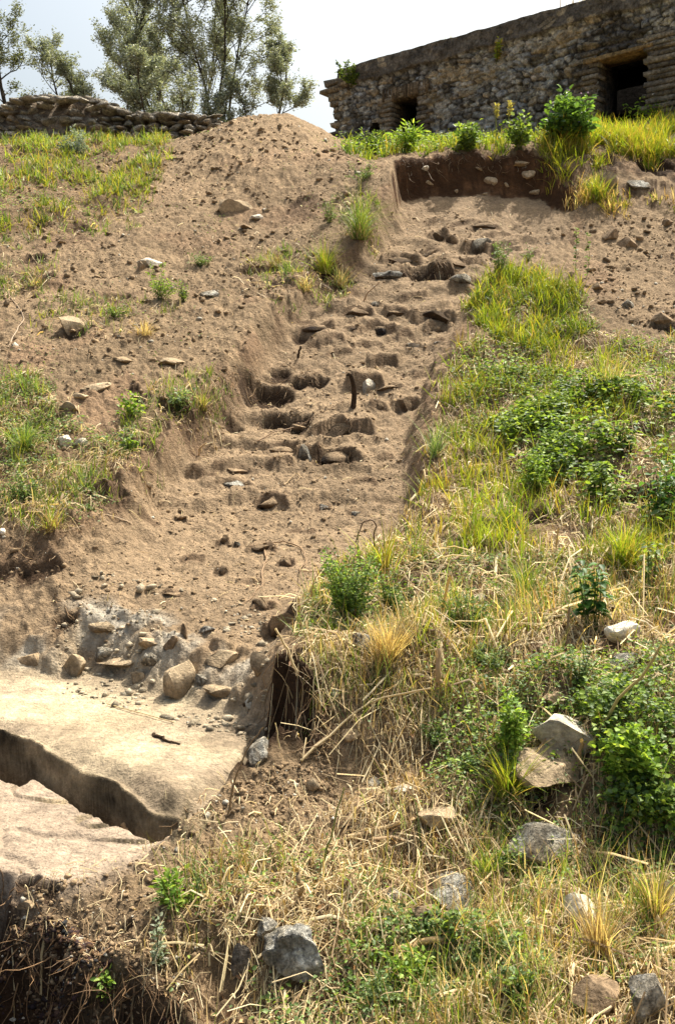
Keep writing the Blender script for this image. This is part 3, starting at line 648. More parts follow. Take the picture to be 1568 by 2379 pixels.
PITP = np.array([onz(a, b, -1.5)[:2] for a, b in [(-100,2090),(150,2140),(420,2290),(470,2450),(-100,2450)]])
crumbs('pit_earth_clods', [PITP], 3200, .003, .010, (.075, .043, .022), 8, 'dark brown clods and crumbs on the face of the bottom left pit', 'loose earth', cl=.9)
MASP = np.array([onz(a, b, -1.2)[:2] for a, b in [(130,1480),(250,1440),(440,1455),(620,1490),(625,1650),(560,1640),(440,1620),(330,1590),(150,1560)]])
crumbs('mortar_rubble', [MASP], 420, .005, .022, (.36, .30, .21), 9, 'broken mortar and small rubble along the masonry edge above the cream floor', 'rubble', cl=.5)
crumbs('gravel_litter', [TRE, FRONTD, TRE, TRE], 6500, .0025, .010, TAN * 1.05, 6, 'fine gravel and grit on the trench floor and dusty front slope', 'gravel')

# ------------------------------------------------------------------ blades, straws, leaves (vectorised)
def blades(P, n_seg, length, width, lean, az_, droop, col, tipcol=None, seed=0, twist=None):
    """P (n,3) roots; returns V, F(list), C. flat tapering curved blades"""
    n = len(P); k = n_seg + 1
    t = np.linspace(0, 1, k)[None, :]
    th = lean[:, None] + droop[:, None] * t            # angle from vertical along the blade
    ds = length[:, None] / n_seg
    hor = np.concatenate([np.zeros((n, 1)), np.cumsum(np.sin(th[:, :-1]) * ds, 1)], 1)
    ver = np.concatenate([np.zeros((n, 1)), np.cumsum(np.cos(th[:, :-1]) * ds, 1)], 1)
    ca, sa = np.cos(az_)[:, None], np.sin(az_)[:, None]
    cx = P[:, 0:1] + hor * ca; cy = P[:, 1:2] + hor * sa; cz = P[:, 2:3] + ver
    wd = width[:, None] * (1 - t ** 1.7 * .92) * .5
    ta = az_ + np.pi / 2 if twist is None else az_ + np.pi / 2 + twist
    wx = np.cos(ta)[:, None] * wd; wy = np.sin(ta)[:, None] * wd
    L = np.stack([cx - wx, cy - wy, cz], -1); Rr = np.stack([cx + wx, cy + wy, cz], -1)
    V = np.stack([L, Rr], 2).reshape(n, 2 * k, 3)
    b = (np.arange(n) * 2 * k)[:, None, None]; s = (np.arange(n_seg) * 2)[None, :, None]
    q = b + s + np.array([0, 1, 3, 2])[None, None, :]
    tc = col if tipcol is None else tipcol
    Cc = col[:, None, :] * (1 - t[..., None]) + tc[:, None, :] * t[..., None]
    Cc = np.repeat(Cc, 2, axis=1)
    return V.reshape(-1, 3), q.reshape(-1, 4), Cc.reshape(-1, 3)
class Bag:
    def __init__(s): s.V = []; s.F = []; s.C = []; s.n = 0
    def add(s, V, F, C):
        s.V.append(V); s.F.append(np.asarray(F) + s.n); s.C.append(np.clip(C, .005, .9)); s.n += len(V)
    def build(s, name, mat, parent=None, smooth=False, origin=None):
        V = np.concatenate(s.V); 
        if origin is not None: V = V - origin
        ks = sorted({f.shape[1] for f in s.F}); F = [np.concatenate([f for f in s.F if f.shape[1] == k]) for k in ks]
        return mesh_np(name, V, F, mat, np.concatenate(s.C), smooth, parent)
GREENS = np.array([(.21, .29, .04), (.14, .23, .035), (.27, .33, .045), (.09, .16, .03), (.30, .31, .06)])
YELG = np.array([(.30, .36, .035), (.24, .32, .03), (.36, .36, .05), (.16, .26, .03), (.38, .30, .07)])
STRW = np.array([(.54, .41, .21), (.62, .50, .28), (.42, .30, .15), (.28, .19, .10), (.64, .54, .34), (.22, .15, .08), (.48, .38, .22)])
COOL = np.array([(.14, .22, .065), (.19, .27, .10), (.10, .16, .05), (.23, .31, .13)])
def pick(pal, n, r, j=.18): return pal[r.integers(0, len(pal), n)] * (1 + r.normal(0, j, (n, 1)))
def sample(poly, n, r, clump=None, fal=0.0, cs=2.5, sd=3, th=0.0):
    out = []; lo = poly.min(0); hi = poly.max(0); lo = np.maximum(lo, [-6, 1.2]); tries = 0
    while sum(map(len, out)) < n and tries < 400:
        tries += 1
        q = r.uniform(lo, hi, (max(n, 2000), 2)); e_ = np.clip((hi - lo).min() * .12, .03, .13); q = q[ss(-e_, e_ * .8, sdf(poly, q[:, 0], q[:, 1]) + .5 * e_ * fbm(q[:, 0] * 5, q[:, 1] * 5, 2, 8)) > r.random(len(q))]
        if clump: q = q[r.random(len(q)) < ss(th - .2, th + .35, fbm(q[:, 0] * cs, q[:, 1] * cs, 3, sd) * clump) * .97 + .03]
        if sum(map(len, out)) == 0 or True:
            for ex, ey, er in EXC:
                if lo[0] - er < ex < hi[0] + er and lo[1] - er < ey < hi[1] + er: q = q[(np.hypot(q[:, 0] - ex, q[:, 1] - ey) > er) | (r.random(len(q)) < .25)]
        if fal: q = q[r.random(len(q)) < (1.8 / np.maximum(q[:, 1], 1.8)) ** fal]
        out.append(q)
    q = np.concatenate(out)[:n]; 
    return np.c_[q, h_at(q[:, 0], q[:, 1])]
def grass(bag, poly, n, lmin, lmax, pal, r, w=.004, clump=1.0, th=0.0, sd=3, cs=2.5, seg=3, fal=0.0, tufts=0, leanr=.5, droop=1.0):
    if tufts:
        nc_ = max(1, n // tufts); cpt = sample(poly, nc_, r, clump, fal, cs, sd, th)
        idx = r.integers(0, len(cpt), n); P = cpt[idx] + np.c_[r.normal(0, .025 + .0 * idx, n), r.normal(0, .025, n), np.zeros(n)]; P[:, 2] = h_at(P[:, 0], P[:, 1])
        ts = r.uniform(.6, 1.25, len(cpt))[idx]; tcol = r.integers(0, len(pal), len(cpt))[idx]
        col = pal[np.where(r.random(n) < .65, tcol, r.integers(0, len(pal), n))] * (1 + r.normal(0, .15, (n, 1)))
    else:
        P = sample(poly, n, r, clump, fal, cs, sd, th); n = len(P); ts = np.ones(n); col = pick(pal, n, r)
    P[:, 2] -= .008
    L = (lmin + (lmax - lmin) * r.random(n) ** 1.8 * 1.25) * ts
    col = col * (1 + .35 * fbm(P[:, 0] * 1.6, P[:, 1] * 1.6, 3, 401))[:, None]
    V, F, Cc = blades(P, seg, L, w * r.uniform(.6, 1.4, n) * (1 + .07 * P[:, 1]), np.abs(r.normal(0, leanr, n)), r.uniform(0, 6.28, n), r.uniform(.0, droop, n), col, col * np.array([1.15, 1.05, .9]), twist=r.uniform(-1, 1, n))
    bag.add(V, F, Cc)
def straws(bag, poly, n, lmin, lmax, r, w=.0028, pal=STRW, clump=.8, th=-.1, sd=9, cs=3.0, fal=.3, lift=.02, maxt=.35):
    P = sample(poly, n, r, clump, fal, cs, sd, th); n = len(P)
    L = (lmin * .4 + (lmax - lmin) * r.random(n) ** 2.4 * 1.1); a = np.where(r.random(n) < .6, np.where(r.random(n) < .5, 1, -1) * 1.35 + r.normal(0, .6, n), r.uniform(0, 6.28, n))
    # follow the local slope: take the height at both ends
    ex = np.cos(a) * L; ey = np.sin(a) * L
    z0 = P[:, 2]; z1 = h_at(P[:, 0] + ex, P[:, 1] + ey); zm = h_at(P[:, 0] + ex / 2, P[:, 1] + ey / 2)
    zl = np.maximum(zm, (z0 + z1) / 2)
    bow = r.normal(0, .07, n) * L
    lf = np.abs(r.normal(0, lift, n)) + .002; l2 = np.abs(r.normal(0, lift, n)) * 1.2 + .002
    A = np.c_[P[:, 0], P[:, 1], z0 + lf * .5]; B = np.c_[P[:, 0] + ex / 2 - np.sin(a) * bow, P[:, 1] + ey / 2 + np.cos(a) * bow, zl + (lf + l2) * .5 + .002]; D = np.c_[P[:, 0] + ex, P[:, 1] + ey, z1 + l2]
    ww = w * np.exp(r.normal(-.1, .45, n)) * (1 + .06 * P[:, 1]); pts = np.stack([A, B, D], 1)
    side = np.stack([-np.sin(a), np.cos(a), r.normal(0, .5, n)], -1); side /= np.linalg.norm(side, axis=1, keepdims=True)
    up = np.stack([np.zeros(n), np.zeros(n), np.ones(n)], -1)
    off = np.stack([side * ww[:, None] * .5, up * ww[:, None] * .6, -side * ww[:, None] * .5], 1)       # little ridge-shaped section
    V = (pts[:, :, None, :] + off[:, None, :, :]).reshape(n, 9, 3)
    b = (np.arange(n) * 9)[:, None, None]
    q = np.array([[0, 1, 4, 3], [1, 2, 5, 4], [3, 4, 7, 6], [4, 5, 8, 7]])[None] + b
    c = np.repeat(pick(pal, n, r, .2), 9, 0)
    bag.add(V.reshape(-1, 3), q.reshape(-1, 4), c)
def leaves(P, D, N, L, Wd, col, fold=.18, curl=.15):
    """leaf shapes: base P, direction D, up N; 7 verts: base, 2 side pairs, mid, tip"""
    n = len(P); D = D / np.linalg.norm(D, axis=1, keepdims=True); S_ = np.cross(D, N); S_ /= np.linalg.norm(S_, axis=1, keepdims=True) + 1e-9; N = np.cross(S_, D)
    L = L[:, None]; Wd = Wd[:, None]
    a = P; m1 = P + D * L * .5 - N * L * .02
    l1 = P + D * L * .28 - S_ * Wd * .46 + N * Wd * fold; r1 = P + D * L * .28 + S_ * Wd * .46 + N * Wd * fold
    l2 = P + D * L * .66 - S_ * Wd * .40 + N * (Wd * fold - L * curl * .4); r2 = P + D * L * .66 + S_ * Wd * .40 + N * (Wd * fold - L * curl * .4)
    tp = P + D * L - N * L * curl
    V = np.stack([a, l1, r1, m1, l2, r2, tp], 1); b = (np.arange(n) * 7)[:, None, None]
    q = np.array([[0, 3, 4, 1], [0, 2, 5, 3]])[None] + b
    t = np.array([[3, 6, 4], [3, 5, 6]])[None] + b
    return V.reshape(-1, 3), q.reshape(-1, 4), t.reshape(-1, 3), np.repeat(col, 7, 0)
def add_leaves(bag, *a, **k):
    V, q, t, c = leaves(*a, **k); n0 = bag.n; bag.add(V, q, c)
    bag.F.append(t + n0)
def rand_dirs(n, r, zlo=-.3, zhi=.9):
    z = r.uniform(zlo, zhi, n); a = r.uniform(0, 6.28, n); s = np.sqrt(1 - z * z); return np.stack([np.cos(a) * s, np.sin(a) * s, z], -1)
def tube(bag, pts, r0, r1, col, k=5):
    pts = np.asarray(pts, float); m = len(pts); rad = np.linspace(r0, r1, m)
    T = np.gradient(pts, axis=0); T /= np.linalg.norm(T, axis=1, keepdims=True) + 1e-9
    ref = np.array([0.31, .9, .2]); A = np.cross(T, ref); A /= np.linalg.norm(A, axis=1, keepdims=True) + 1e-9; B = np.cross(T, A)
    th = np.arange(k) / k * 2 * np.pi
    V = pts[:, None, :] + rad[:, None, None] * (np.cos(th)[None, :, None] * A[:, None, :] + np.sin(th)[None, :, None] * B[:, None, :])
    i = np.arange(m - 1)[:, None] * k + np.arange(k)[None, :]; j = np.arange(m - 1)[:, None] * k + (np.arange(k)[None, :] + 1) % k
    F = np.stack([i, j, j + k, i + k], -1).reshape(-1, 4)
    bag.add(V.reshape(-1, 3), F, np.tile(np.asarray(col, float), (m * k, 1)))

# ------------------------------------------------------------------ turf, dry grass and straw that nobody could count
r = np.random.default_rng(21)
def stuff(bag, name, mat, label, cat):
    o = bag.build(name, mat); return tag(o, label, cat, kind='stuff')
b = Bag()
grass(b, VEG['meadow'], 24000, .04, .17, np.vstack([YELG, GREENS, GREENS, COOL]), r, w=.006, th=-.12, sd=31, tufts=14, leanr=.6, droop=1.6)
grass(b, VEG['meadow'], 9000, .03, .13, STRW * .8, r, w=.004, th=-.2, sd=31, leanr=.7)
stuff(b, 'meadow_grass', M_LEAF, 'bright yellow green grass below the rubble wall on the upper left slope', 'grass')
b = Bag()
grass(b, VEG['left_low'], 5000, .03, .13, np.vstack([GREENS, COOL]), r, w=.004, th=.0, sd=32, tufts=14, leanr=.6)
straws(b, VEG['left_low'], 3800, .04, .16, r, th=-.3)
for q in (reg([(720,600),(800,600),(830,640),(760,680),(700,660)]), reg([(780,470),(880,470),(870,560),(800,560)]), reg([(560,600),(700,580),(730,690),(640,720),(560,660)]), reg([(200,500),(330,490),(330,540),(60,570),(60,520)]), reg([(430,900),(540,890),(520,960),(400,1000)]), reg([(280,980),(400,970),(330,1090),(230,1100)]), reg([(0,600),(130,600),(130,680),(0,700)]), reg([(100,690),(240,700),(220,780),(80,770)]), reg([(200,690),(330,690),(420,720),(330,780),(210,790)]), reg([(-100,560),(60,560),(50,680),(-100,700)]), reg([(350,880),(470,870),(460,960),(330,960)]), reg([(560,590),(700,560),(720,640),(600,690)])):
    grass(b, q, 330, .03, .12, np.vstack([GREENS, COOL]), r, w=.004, th=-.3, sd=33, tufts=12, leanr=.7); straws(b, q, 110, .04, .13, r, th=-.3)
stuff(b, 'slope_grass', M_LEAF, 'short weedy grass and dead stalks along the left lip of the trench', 'grass')
b = Bag()
grass(b, VEG['top_right'], 20000, .08, .26, YELG, r, w=.006, th=-.2, sd=34, tufts=22, leanr=.55, droop=1.8)
grass(b, VEG['top_right'], 4000, .05, .16, STRW, r, w=.005, th=-.2, sd=34, leanr=.7)
grass(b, VEG['top_strip'], 4200, .05, .18, np.vstack([YELG, GREENS]), r, w=.007, th=-.2, sd=35, tufts=14, leanr=.4)
q = reg([(1300,420),(1568,430),(1700,430),(1700,480),(1400,500),(1310,470)]); grass(b, q, 1800, .04, .14, np.vstack([YELG, STRW]), r, w=.005, th=-.1, sd=38, tufts=18, leanr=.6)
stuff(b, 'turf_grass', M_LEAF, 'long sunlit grass on the turf edge in front of the ruined building', 'grass')
b = Bag()
grass(b, VEG['hump'], 5200, .06, .20, np.vstack([YELG, GREENS]), r, w=.005, th=-.3, sd=36, tufts=24, leanr=.6, droop=1.5)
grass(b, VEG['right_up'], 6500, .04, .17, np.vstack([GREENS, YELG]), r, w=.0045, th=-.02, sd=37, tufts=16, leanr=.7)
grass(b, VEG['right_mid'], 9000, .04, .18, np.vstack([GREENS, YELG, YELG]), r, w=.0042, th=-.05, sd=39, tufts=16, leanr=.7)
grass(b, VEG['right_low'], 7000, .04, .18, np.vstack([GREENS, COOL, STRW]), r, w=.0036, th=-.02, sd=40, tufts=15, leanr=.7)
grass(b, VEG['front'], 9000, .03, .17, np.vstack([GREENS, COOL, STRW]), r, w=.0026, th=.12, sd=41, tufts=12, leanr=.7)
grass(b, np.array([(1.35, 2.2), (1.7, 3.2), (2.3, 4.6), (3.1, 6.6), (3.4, 8.0), (5.2, 7.6), (4.6, 4.5), (3.6, 2.0), (1.6, 1.4)]), 12000, .05, .2, np.vstack([GREENS, COOL, YELG]), r, w=.0045, th=-.2, sd=42, tufts=14, leanr=.7)
grass(b, np.array([(-2.2, 6.2), (-2.9, 8.2), (-4.6, 8.0), (-4.4, 5.0), (-2.6, 4.8)]), 4000, .05, .16, np.vstack([GREENS, COOL]), r, w=.0045, th=-.1, sd=43, tufts=14, leanr=.7)
stuff(b, 'bank_grass', M_LEAF, 'mixed green grass over the right hand bank and foreground', 'grass')
b = Bag()
DARKB = reg([(760,1500),(900,1540),(1000,1800),(920,1960),(740,2060),(480,2140),(440,2340),(620,2600),(1800,2600),(1800,1500),(1000,1420),(760,1440)])
straws(b, VEG['hump'], 900, .04, .16, r, w=.003, th=-.4)
straws(b, VEG['right_up'], 4000, .05, .18, r, w=.003, th=-.3)
straws(b, VEG['right_mid'], 4200, .05, .18, r, w=.003, th=-.3)
straws(b, VEG['right_low'], 5200, .04, .20, r, w=.0028, th=-.4, lift=.03)
straws(b, VEG['front'], 14000, .02, .15, r, w=.0022, th=-.5, lift=.022, clump=.9)
straws(b, VEG['front'], 700, .10, .30, r, w=.0034, th=-.4, lift=.035)
straws(b, DARKB, 5000, .02, .09, r, w=.002, th=-.4, lift=.012)
straws(b, FRONTD, 700, .01, .08, r, w=.002, th=-.4, lift=.008)
straws(b, VEG['right_low'], 600, .12, .32, r, w=.004, th=-.4, lift=.05)
for q in (LEFT, LEFT, TRE): straws(b, q, 330, .03, .10, r, w=.0024, th=-.3, lift=.008)
RSIDE = np.array([(1.35, 2.2), (1.7, 3.2), (2.3, 4.6), (3.1, 6.6), (3.4, 8.0), (5.2, 7.6), (4.6, 4.5), (3.6, 2.0), (1.6, 1.4)]); LSIDE = np.array([(-2.2, 6.2), (-2.9, 8.2), (-4.6, 8.0), (-4.4, 5.0), (-2.6, 4.8)])
straws(b, RSIDE, 9000, .04, .16, r, w=.003, th=-.4, lift=.03); straws(b, LSIDE, 1500, .04, .14, r, w=.003, th=-.3)
stuff(b, 'straw_litter', M_STRAW, 'mown straw and dead stalks lying in all directions over the bank', 'straw')
b = Bag()   # standing dead stubble
for q, n in ((VEG['front'], 2600), (VEG['right_low'], 2200), (VEG['right_mid'], 1300), (VEG['right_up'], 900)):
    grass(b, q, n, .03, .12, STRW, r, w=.004, th=-.3, sd=45, tufts=7, leanr=.5, droop=.6)
stuff(b, 'dry_stubble', M_STRAW, 'standing dry grass stubble among the green weeds', 'stubble')
# roots that hang out of the cut faces
b = Bag()
def fringe(line, n, lmin, lmax, dropz=0.0, back=0.0, pal=(.30, .20, .11)):
    pts = np.array([hit(*p) for p in line])
    for k in range(n):
        i = r.integers(0, len(pts) - 1); t = r.random(); p = pts[i] * (1 - t) + pts[i + 1] * t + r.normal(0, .03, 3)
        p[2] = float(h_at(p[0], p[1])) - .01; L = r.uniform(lmin, lmax); d = np.array([r.normal(0, .4), r.normal(-.5, .3), r.normal(-.8, .25)]); d /= np.linalg.norm(d)
        P_ = [p]; 
        for j in range(5):
            d = d + r.normal(0, .28, 3); d /= np.linalg.norm(d); q = P_[-1] + d * L / 5; q[2] = max(q[2], float(h_at(q[0], q[1])) + .002); P_.append(q)
        tube(b, P_, .0022 * (1 + .1 * p[1]), .0006, np.array(pal) * r.uniform(.5, 1.5), 3)
fringe([(630,1560),(690,1600),(745,1660),(750,1720)], 110, .06, .22)
for dz in (0, 60, 120): fringe([(0,2110+dz),(80,2160+dz),(170,2190+dz),(260,2240+dz),(350,2265+dz),(430,2330)], 70, .05, .20, pal=(.20, .12, .06))
fringe([(930,378),(1020,368),(1100,366),(1200,370),(1262,384)], 70, .06, .25, pal=(.17, .11, .06))
fringe([(500,905),(560,880),(640,880)], 60, .05, .2); fringe([(380,985),(430,960),(500,930)], 60, .05, .2); fringe([(950,640),(1040,620)], 40, .05, .16)
for (a, c_, wd_, dd_) in pits[:12]: fringe([(a - wd_, c_ - 16), (a, c_ - 22), (a + wd_, c_ - 16)], 16, .05, .14)
fringe([(150,1230),(250,1150),(330,1080)], 60, .05, .18); fringe([(720,660),(800,610)], 40, .08, .2); fringe([(1000,1050),(1030,950),(1060,860)], 60, .06, .2)
fringe([(740,1050),(820,1050)], 30, .04, .12); fringe([(760,985),(830,990)], 30, .04, .12); fringe([(690,870),(740,870)], 30, .04, .12); fringe([(450,1880),(600,1850),(650,1810)], 25, .04, .12)
stuff(b, 'root_fringe', M_STRAW, 'fine brown roots hanging from the cut edges of the soil', 'roots')
# ground cover
b = Bag()
def cover(poly, n, lmin, lmax, pal, th, sd, hgt=.07, aspect=.6, cs=2.2):
    P = sample(poly, n, r, 1.0, 0, cs, sd, th); n = len(P); P[:, 2] += r.random(n) ** .7 * hgt
    L = r.uniform(lmin, lmax, n); N = rand_dirs(n, r, .5, 1); D = rand_dirs(n, r, -.2, .5)
    add_leaves(b, P, D, N, L, L * aspect * r.uniform(.7, 1.2, n), pick(pal, n, r))
LF = np.array([(.17, .27, .045), (.23, .33, .05), (.10, .17, .035), (.28, .37, .07), (.17, .24, .10), (.06, .11, .03)])
cover(reg([(1180,930),(1568,930),(1750,960),(1750,1250),(1380,1230),(1230,1150),(1160,1040)]), 11000, .015, .045, LF, .02, 61, .16, cs=3.2)
cover(reg([(1090,860),(1300,880),(1260,1010),(1060,1010)]), 2200, .012, .03, LF, .0, 62, .08)
cover(reg([(1330,1650),(1568,1640),(1750,1640),(1750,2000),(1500,1980),(1400,1930),(1370,1750)]), 5000, .010, .024, LF, -.05, 63, .12, .85, cs=4)
cover(reg([(850,2190),(1150,2170),(1280,2260),(1240,2379),(900,2379),(760,2330)]), 3600, .008, .018, np.vstack([COOL, LF]), -.05, 64, .05, .8)
cover(VEG['right_low'], 9000, .008, .02, np.vstack([COOL, LF]), .08, 65, .05, .6)
cover(VEG['front'], 8000, .006, .018, np.vstack([COOL, LF]), .18, 66, .05, .6)
cover(reg([(950,1560),(1250,1560),(1568,1540),(1750,1540),(1750,1700),(1250,1900),(1000,1880),(1060,1700)]), 6500, .008, .02, LF, .0, 73, .08, .7, cs=3.5)
cover(reg([(1100,1850),(1800,1850),(1800,2100),(1200,2100)]), 2500, .006, .016, LF, .1, 74, .06, .7, cs=3.5)
cover(VEG['right_up'], 5000, .012, .028, np.vstack([COOL, LF]), .05, 67, .06)
cover(VEG['left_low'], 5500, .010, .024, COOL, .0, 68, .05)
cover(VEG['meadow'], 5000, .015, .035, COOL, .05, 69, .08)
cover(VEG['hump'], 1800, .012, .026, COOL, .0, 70, .07)
cover(VEG['top_strip'], 2600, .02, .05, LF, -.2, 71, .16)
cover(LEFT, 3200, .008, .02, COOL, .35, 72, .03, cs=4)
cover(np.array([(1.35, 2.2), (1.7, 3.2), (2.3, 4.6), (3.1, 6.6), (5.2, 7.6), (4.6, 4.5), (3.6, 2.0), (1.6, 1.4)]), 9000, .012, .03, LF, .05, 75, .10)
stuff(b, 'ground_cover_leaves', M_LEAF, 'low leafy ground cover creeping through the grass on the bank', 'ground cover')
b = Bag()   # fallen brown leaves
for q, n in ((VEG['front'], 900), (VEG['right_low'], 300)):
    P = sample(q, n, r); P[:, 2] += .006; n = len(P); L = r.uniform(.012, .035, n)
    add_leaves(b, P, rand_dirs(n, r, -.2, .2), rand_dirs(n, r, .5, 1), L, L * .6, pick(np.array([(.30, .16, .06), (.42, .28, .14), (.22, .12, .06)]), n, r), curl=.3)
stuff(b, 'fallen_leaves', M_STRAW, 'curled brown dead leaves scattered in the front straw', 'dead leaves')

# ------------------------------------------------------------------ single plants
def at(px, py): return hit(px, py)
def bushy(px, py, wpx, hpx, label, name='bushy_weed', cat='weed', nl=900, leaf=(.010, .020), pal=LF, stems=14, asp=.6, group='single weeds growing on the slopes', spread=.9, flowers=None):
    p = at(px, py + hpx * .45); s = p[1] / FPX; Rx = wpx * s * .5; H = hpx * s * 1.05
    root = empty(name, p - np.array([0, 0, .01]), label, cat, group)
    sb = Bag(); lb = Bag(); tips = []
    for k in range(stems):
        a = r.uniform(0, 6.28); rad = Rx * math.sqrt(r.random()) * spread; top = np.array([math.cos(a) * rad, math.sin(a) * rad * .8, H * r.uniform(.3, 1.12) * (1 - .25 * (rad / Rx) ** 2)])
        st0 = np.array([r.normal(0, Rx * .1), r.normal(0, Rx * .1), -.005]); mid = st0 * .5 + top * .5 + np.array([0, 0, H * .12]) + r.normal(0, Rx * .06, 3)
        t = np.linspace(0, 1, 6)[:, None]; pts = (1 - t) ** 2 * st0 + 2 * t * (1 - t) * mid + t * t * top
        tube(sb, pts, .0018 + .0006 * s * FPX * .2, .0008, (.12, .15, .05), 4); tips.append(pts)
    tips = np.array(tips); n = int(nl * .75); i = r.integers(0, stems, n); tt = r.uniform(.25, 1, n) * 5; j = np.minimum(tt.astype(int), 4); u = (tt - j)[:, None]
    P = tips[i, j] * (1 - u) + tips[i, j + 1] * u
    L = r.uniform(leaf[0], leaf[1], n); D = rand_dirs(n, r, -.2, .8); P = P + D * L[:, None] * r.uniform(.2, 1.3, (n, 1))
    add_leaves(lb, P, D, rand_dirs(n, r, .3, 1), L, L * asp, pick(pal, n, r, .2))
    sb.build('stems', M_LEAF, root); lb.build('leaves', M_LEAF, root)
    if flowers:
        fb = Bag(); m = flowers[1]; i = r.integers(0, stems, m); P = tips[i, -1] + r.normal(0, .02, (m, 3)); add_leaves(fb, P, rand_dirs(m, r, 0, 1), rand_dirs(m, r, 0, 1), np.full(m, .018), np.full(m, .015), np.tile(np.array(flowers[0], float), (m, 1)))
        fb.build('flowers', M_LEAF, root)
    return root
def tuft(px, py, wpx, hpx, label, n=160, pal=GREENS, w=.0035, name='grass_tuft', group='separate grass tufts', droop=1.4, leanr=.7):
    p = at(px, py + hpx * .45); s = p[1] / FPX; Rx = wpx * s * .5; H = hpx * s * 1.15
    root = empty(name, p - np.array([0, 0, .01]), label, 'grass tuft', group)
    P = np.c_[r.normal(0, Rx * .16, n), r.normal(0, Rx * .14, n), np.full(n, -.004)]; col = pick(pal, n, r)
    bb = Bag(); V, F, Cc = blades(P, 5, r.uniform(.5, 1.15, n) * max(H, Rx * .9), w * (1 + .06 * p[1]) * r.uniform(.6, 1.3, n), np.abs(r.normal(0, leanr * .6, n)), r.uniform(0, 6.28, n), r.uniform(.1, droop, n), col, col * 1.1, twist=r.uniform(-1, 1, n))
    bb.add(V, F, Cc); bb.build('blades', M_LEAF, root)
    d = Bag(); m = n // 4; P = np.c_[r.normal(0, Rx * .2, m), r.normal(0, Rx * .2, m), np.zeros(m)]; col = pick(STRW, m, r)
    V, F, Cc = blades(P, 4, r.uniform(.3, .7, m) * max(H, Rx), np.full(m, w), r.uniform(.5, 1.4, m), r.uniform(0, 6.28, m), r.uniform(.1, .8, m), col); d.add(V, F, Cc); d.build('dead_blades', M_STRAW, root)
    return root
def broad(px, py, wpx, hpx, label, stems=5, pairs=5, leaf=.045, pal=LF, name='nettle', cat='nettle', group=None, droop=-.2, straight=.25, asp=.62):
    p = at(px, py + hpx * .45); s = p[1] / FPX; Rx = wpx * s * .5; H = hpx * s * 1.05
    root = empty(name, p - np.array([0, 0, .01]), label, cat, group)
    lb = Bag()
    for k in range(stems):
        sb = Bag(); a = r.uniform(0, 6.28); rad = Rx * r.uniform(.1, .9); st0 = np.array([math.cos(a) * rad * .35, math.sin(a) * rad * .35, -.005]); top = np.array([math.cos(a) * rad, math.sin(a) * rad * .7, H * r.uniform(.65, 1)])
        mid = (st0 + top) / 2 + r.normal(0, Rx * straight * .3, 3) + np.array([0, 0, H * .08]); t = np.linspace(0, 1, 9)[:, None]; pts = (1 - t) ** 2 * st0 + 2 * t * (1 - t) * mid + t * t * top
        tube(sb, pts, .0035, .0014, (.13, .17, .05), 5); sb.build('stem', M_LEAF, root)
        for q in range(pairs):
            u = .2 + .8 * (q + 1) / pairs; f = u * 8; j = min(int(f), 7); b0 = pts[j] * (1 - (f - j)) + pts[j + 1] * (f - j); ph = q * 1.57 + r.uniform(-.4, .4)
            for sg in (0, math.pi, math.pi / 2 if q == pairs - 1 else None):
                if sg is None: continue
                D = np.array([[math.cos(ph + sg), math.sin(ph + sg), droop + r.uniform(-.2, .3)]]); L = leaf * (1.15 - .55 * u) * r.uniform(.8, 1.15)
                add_leaves(lb, b0[None] + D * .006, D, np.array([[r.normal(0, .2), r.normal(0, .2), 1.]]), np.array([L]), np.array([L * asp]), pick(pal, 1, r), curl=.22)
    lb.build('leaves', M_LEAF, root); return root
def pinnate(px, py, wpx, hpx, label, fronds=9, npair=8, leaf=.010, pal=COOL, name='vetch', group=None):
    p = at(px, py + hpx * .45); s = p[1] / FPX; Rx = wpx * s * .5; H = hpx * s * 1.05
    root = empty(name, p - np.array([0, 0, .01]), label, 'vetch', group); sb = Bag(); lb = Bag()
    for k in range(fronds):
        a = r.uniform(0, 6.28); rad = Rx * r.uniform(.3, 1); st0 = np.array([0, 0, -.004]); top = np.array([math.cos(a) * rad, math.sin(a) * rad * .7, H * r.uniform(.4, 1)]); mid = (st0 + top) / 2 + np.array([0, 0, H * .3])
        t = np.linspace(0, 1, 10)[:, None]; pts = (1 - t) ** 2 * st0 + 2 * t * (1 - t) * mid + t * t * top; tube(sb, pts, .0014, .0006, (.12, .16, .05), 4)
        for q in range(npair):
            f = (.25 + .75 * q / npair) * 9; j = min(int(f), 8); b0 = pts[j] * (1 - (f - j)) + pts[j + 1] * (f - j); T = pts[j + 1] - pts[j]; T /= np.linalg.norm(T); sd_ = np.cross(T, [0, 0, 1.]); sd_ /= np.linalg.norm(sd_) + 1e-6
            for sg in (-1, 1):
                D = (sd_ * sg + T * .35 + r.normal(0, .12, 3))[None]; L = leaf * r.uniform(.8, 1.2); add_leaves(lb, b0[None], D, np.array([[0., 0, 1.]]), np.array([L]), np.array([L * .75]), pick(pal, 1, r), curl=.05)
    sb.build('stems', M_LEAF, root); lb.build('leaves', M_LEAF, root); return root
BR = np.array([(.19, .32, .05), (.25, .38, .06), (.13, .23, .04), (.32, .42, .08)])
bushy(372, 660, 95, 85, 'bright green bushy weed alone on the middle of the left slope', nl=1100, pal=BR)
bushy(425, 680, 50, 50, 'smaller dull green weed touching the right of the bright bushy weed', nl=350)
bushy(465, 607, 70, 28, 'flat grey green weed on bare earth above the grey lichen spotted stone', nl=450, pal=COOL)
bushy(840, 400, 90, 50, 'grey green leafy weed on the rim where mound and turf meet', nl=700, pal=COOL)
bushy(765, 492, 60, 55, 'small dark weed left of the grass clump on the left rim', nl=450, pal=COOL)
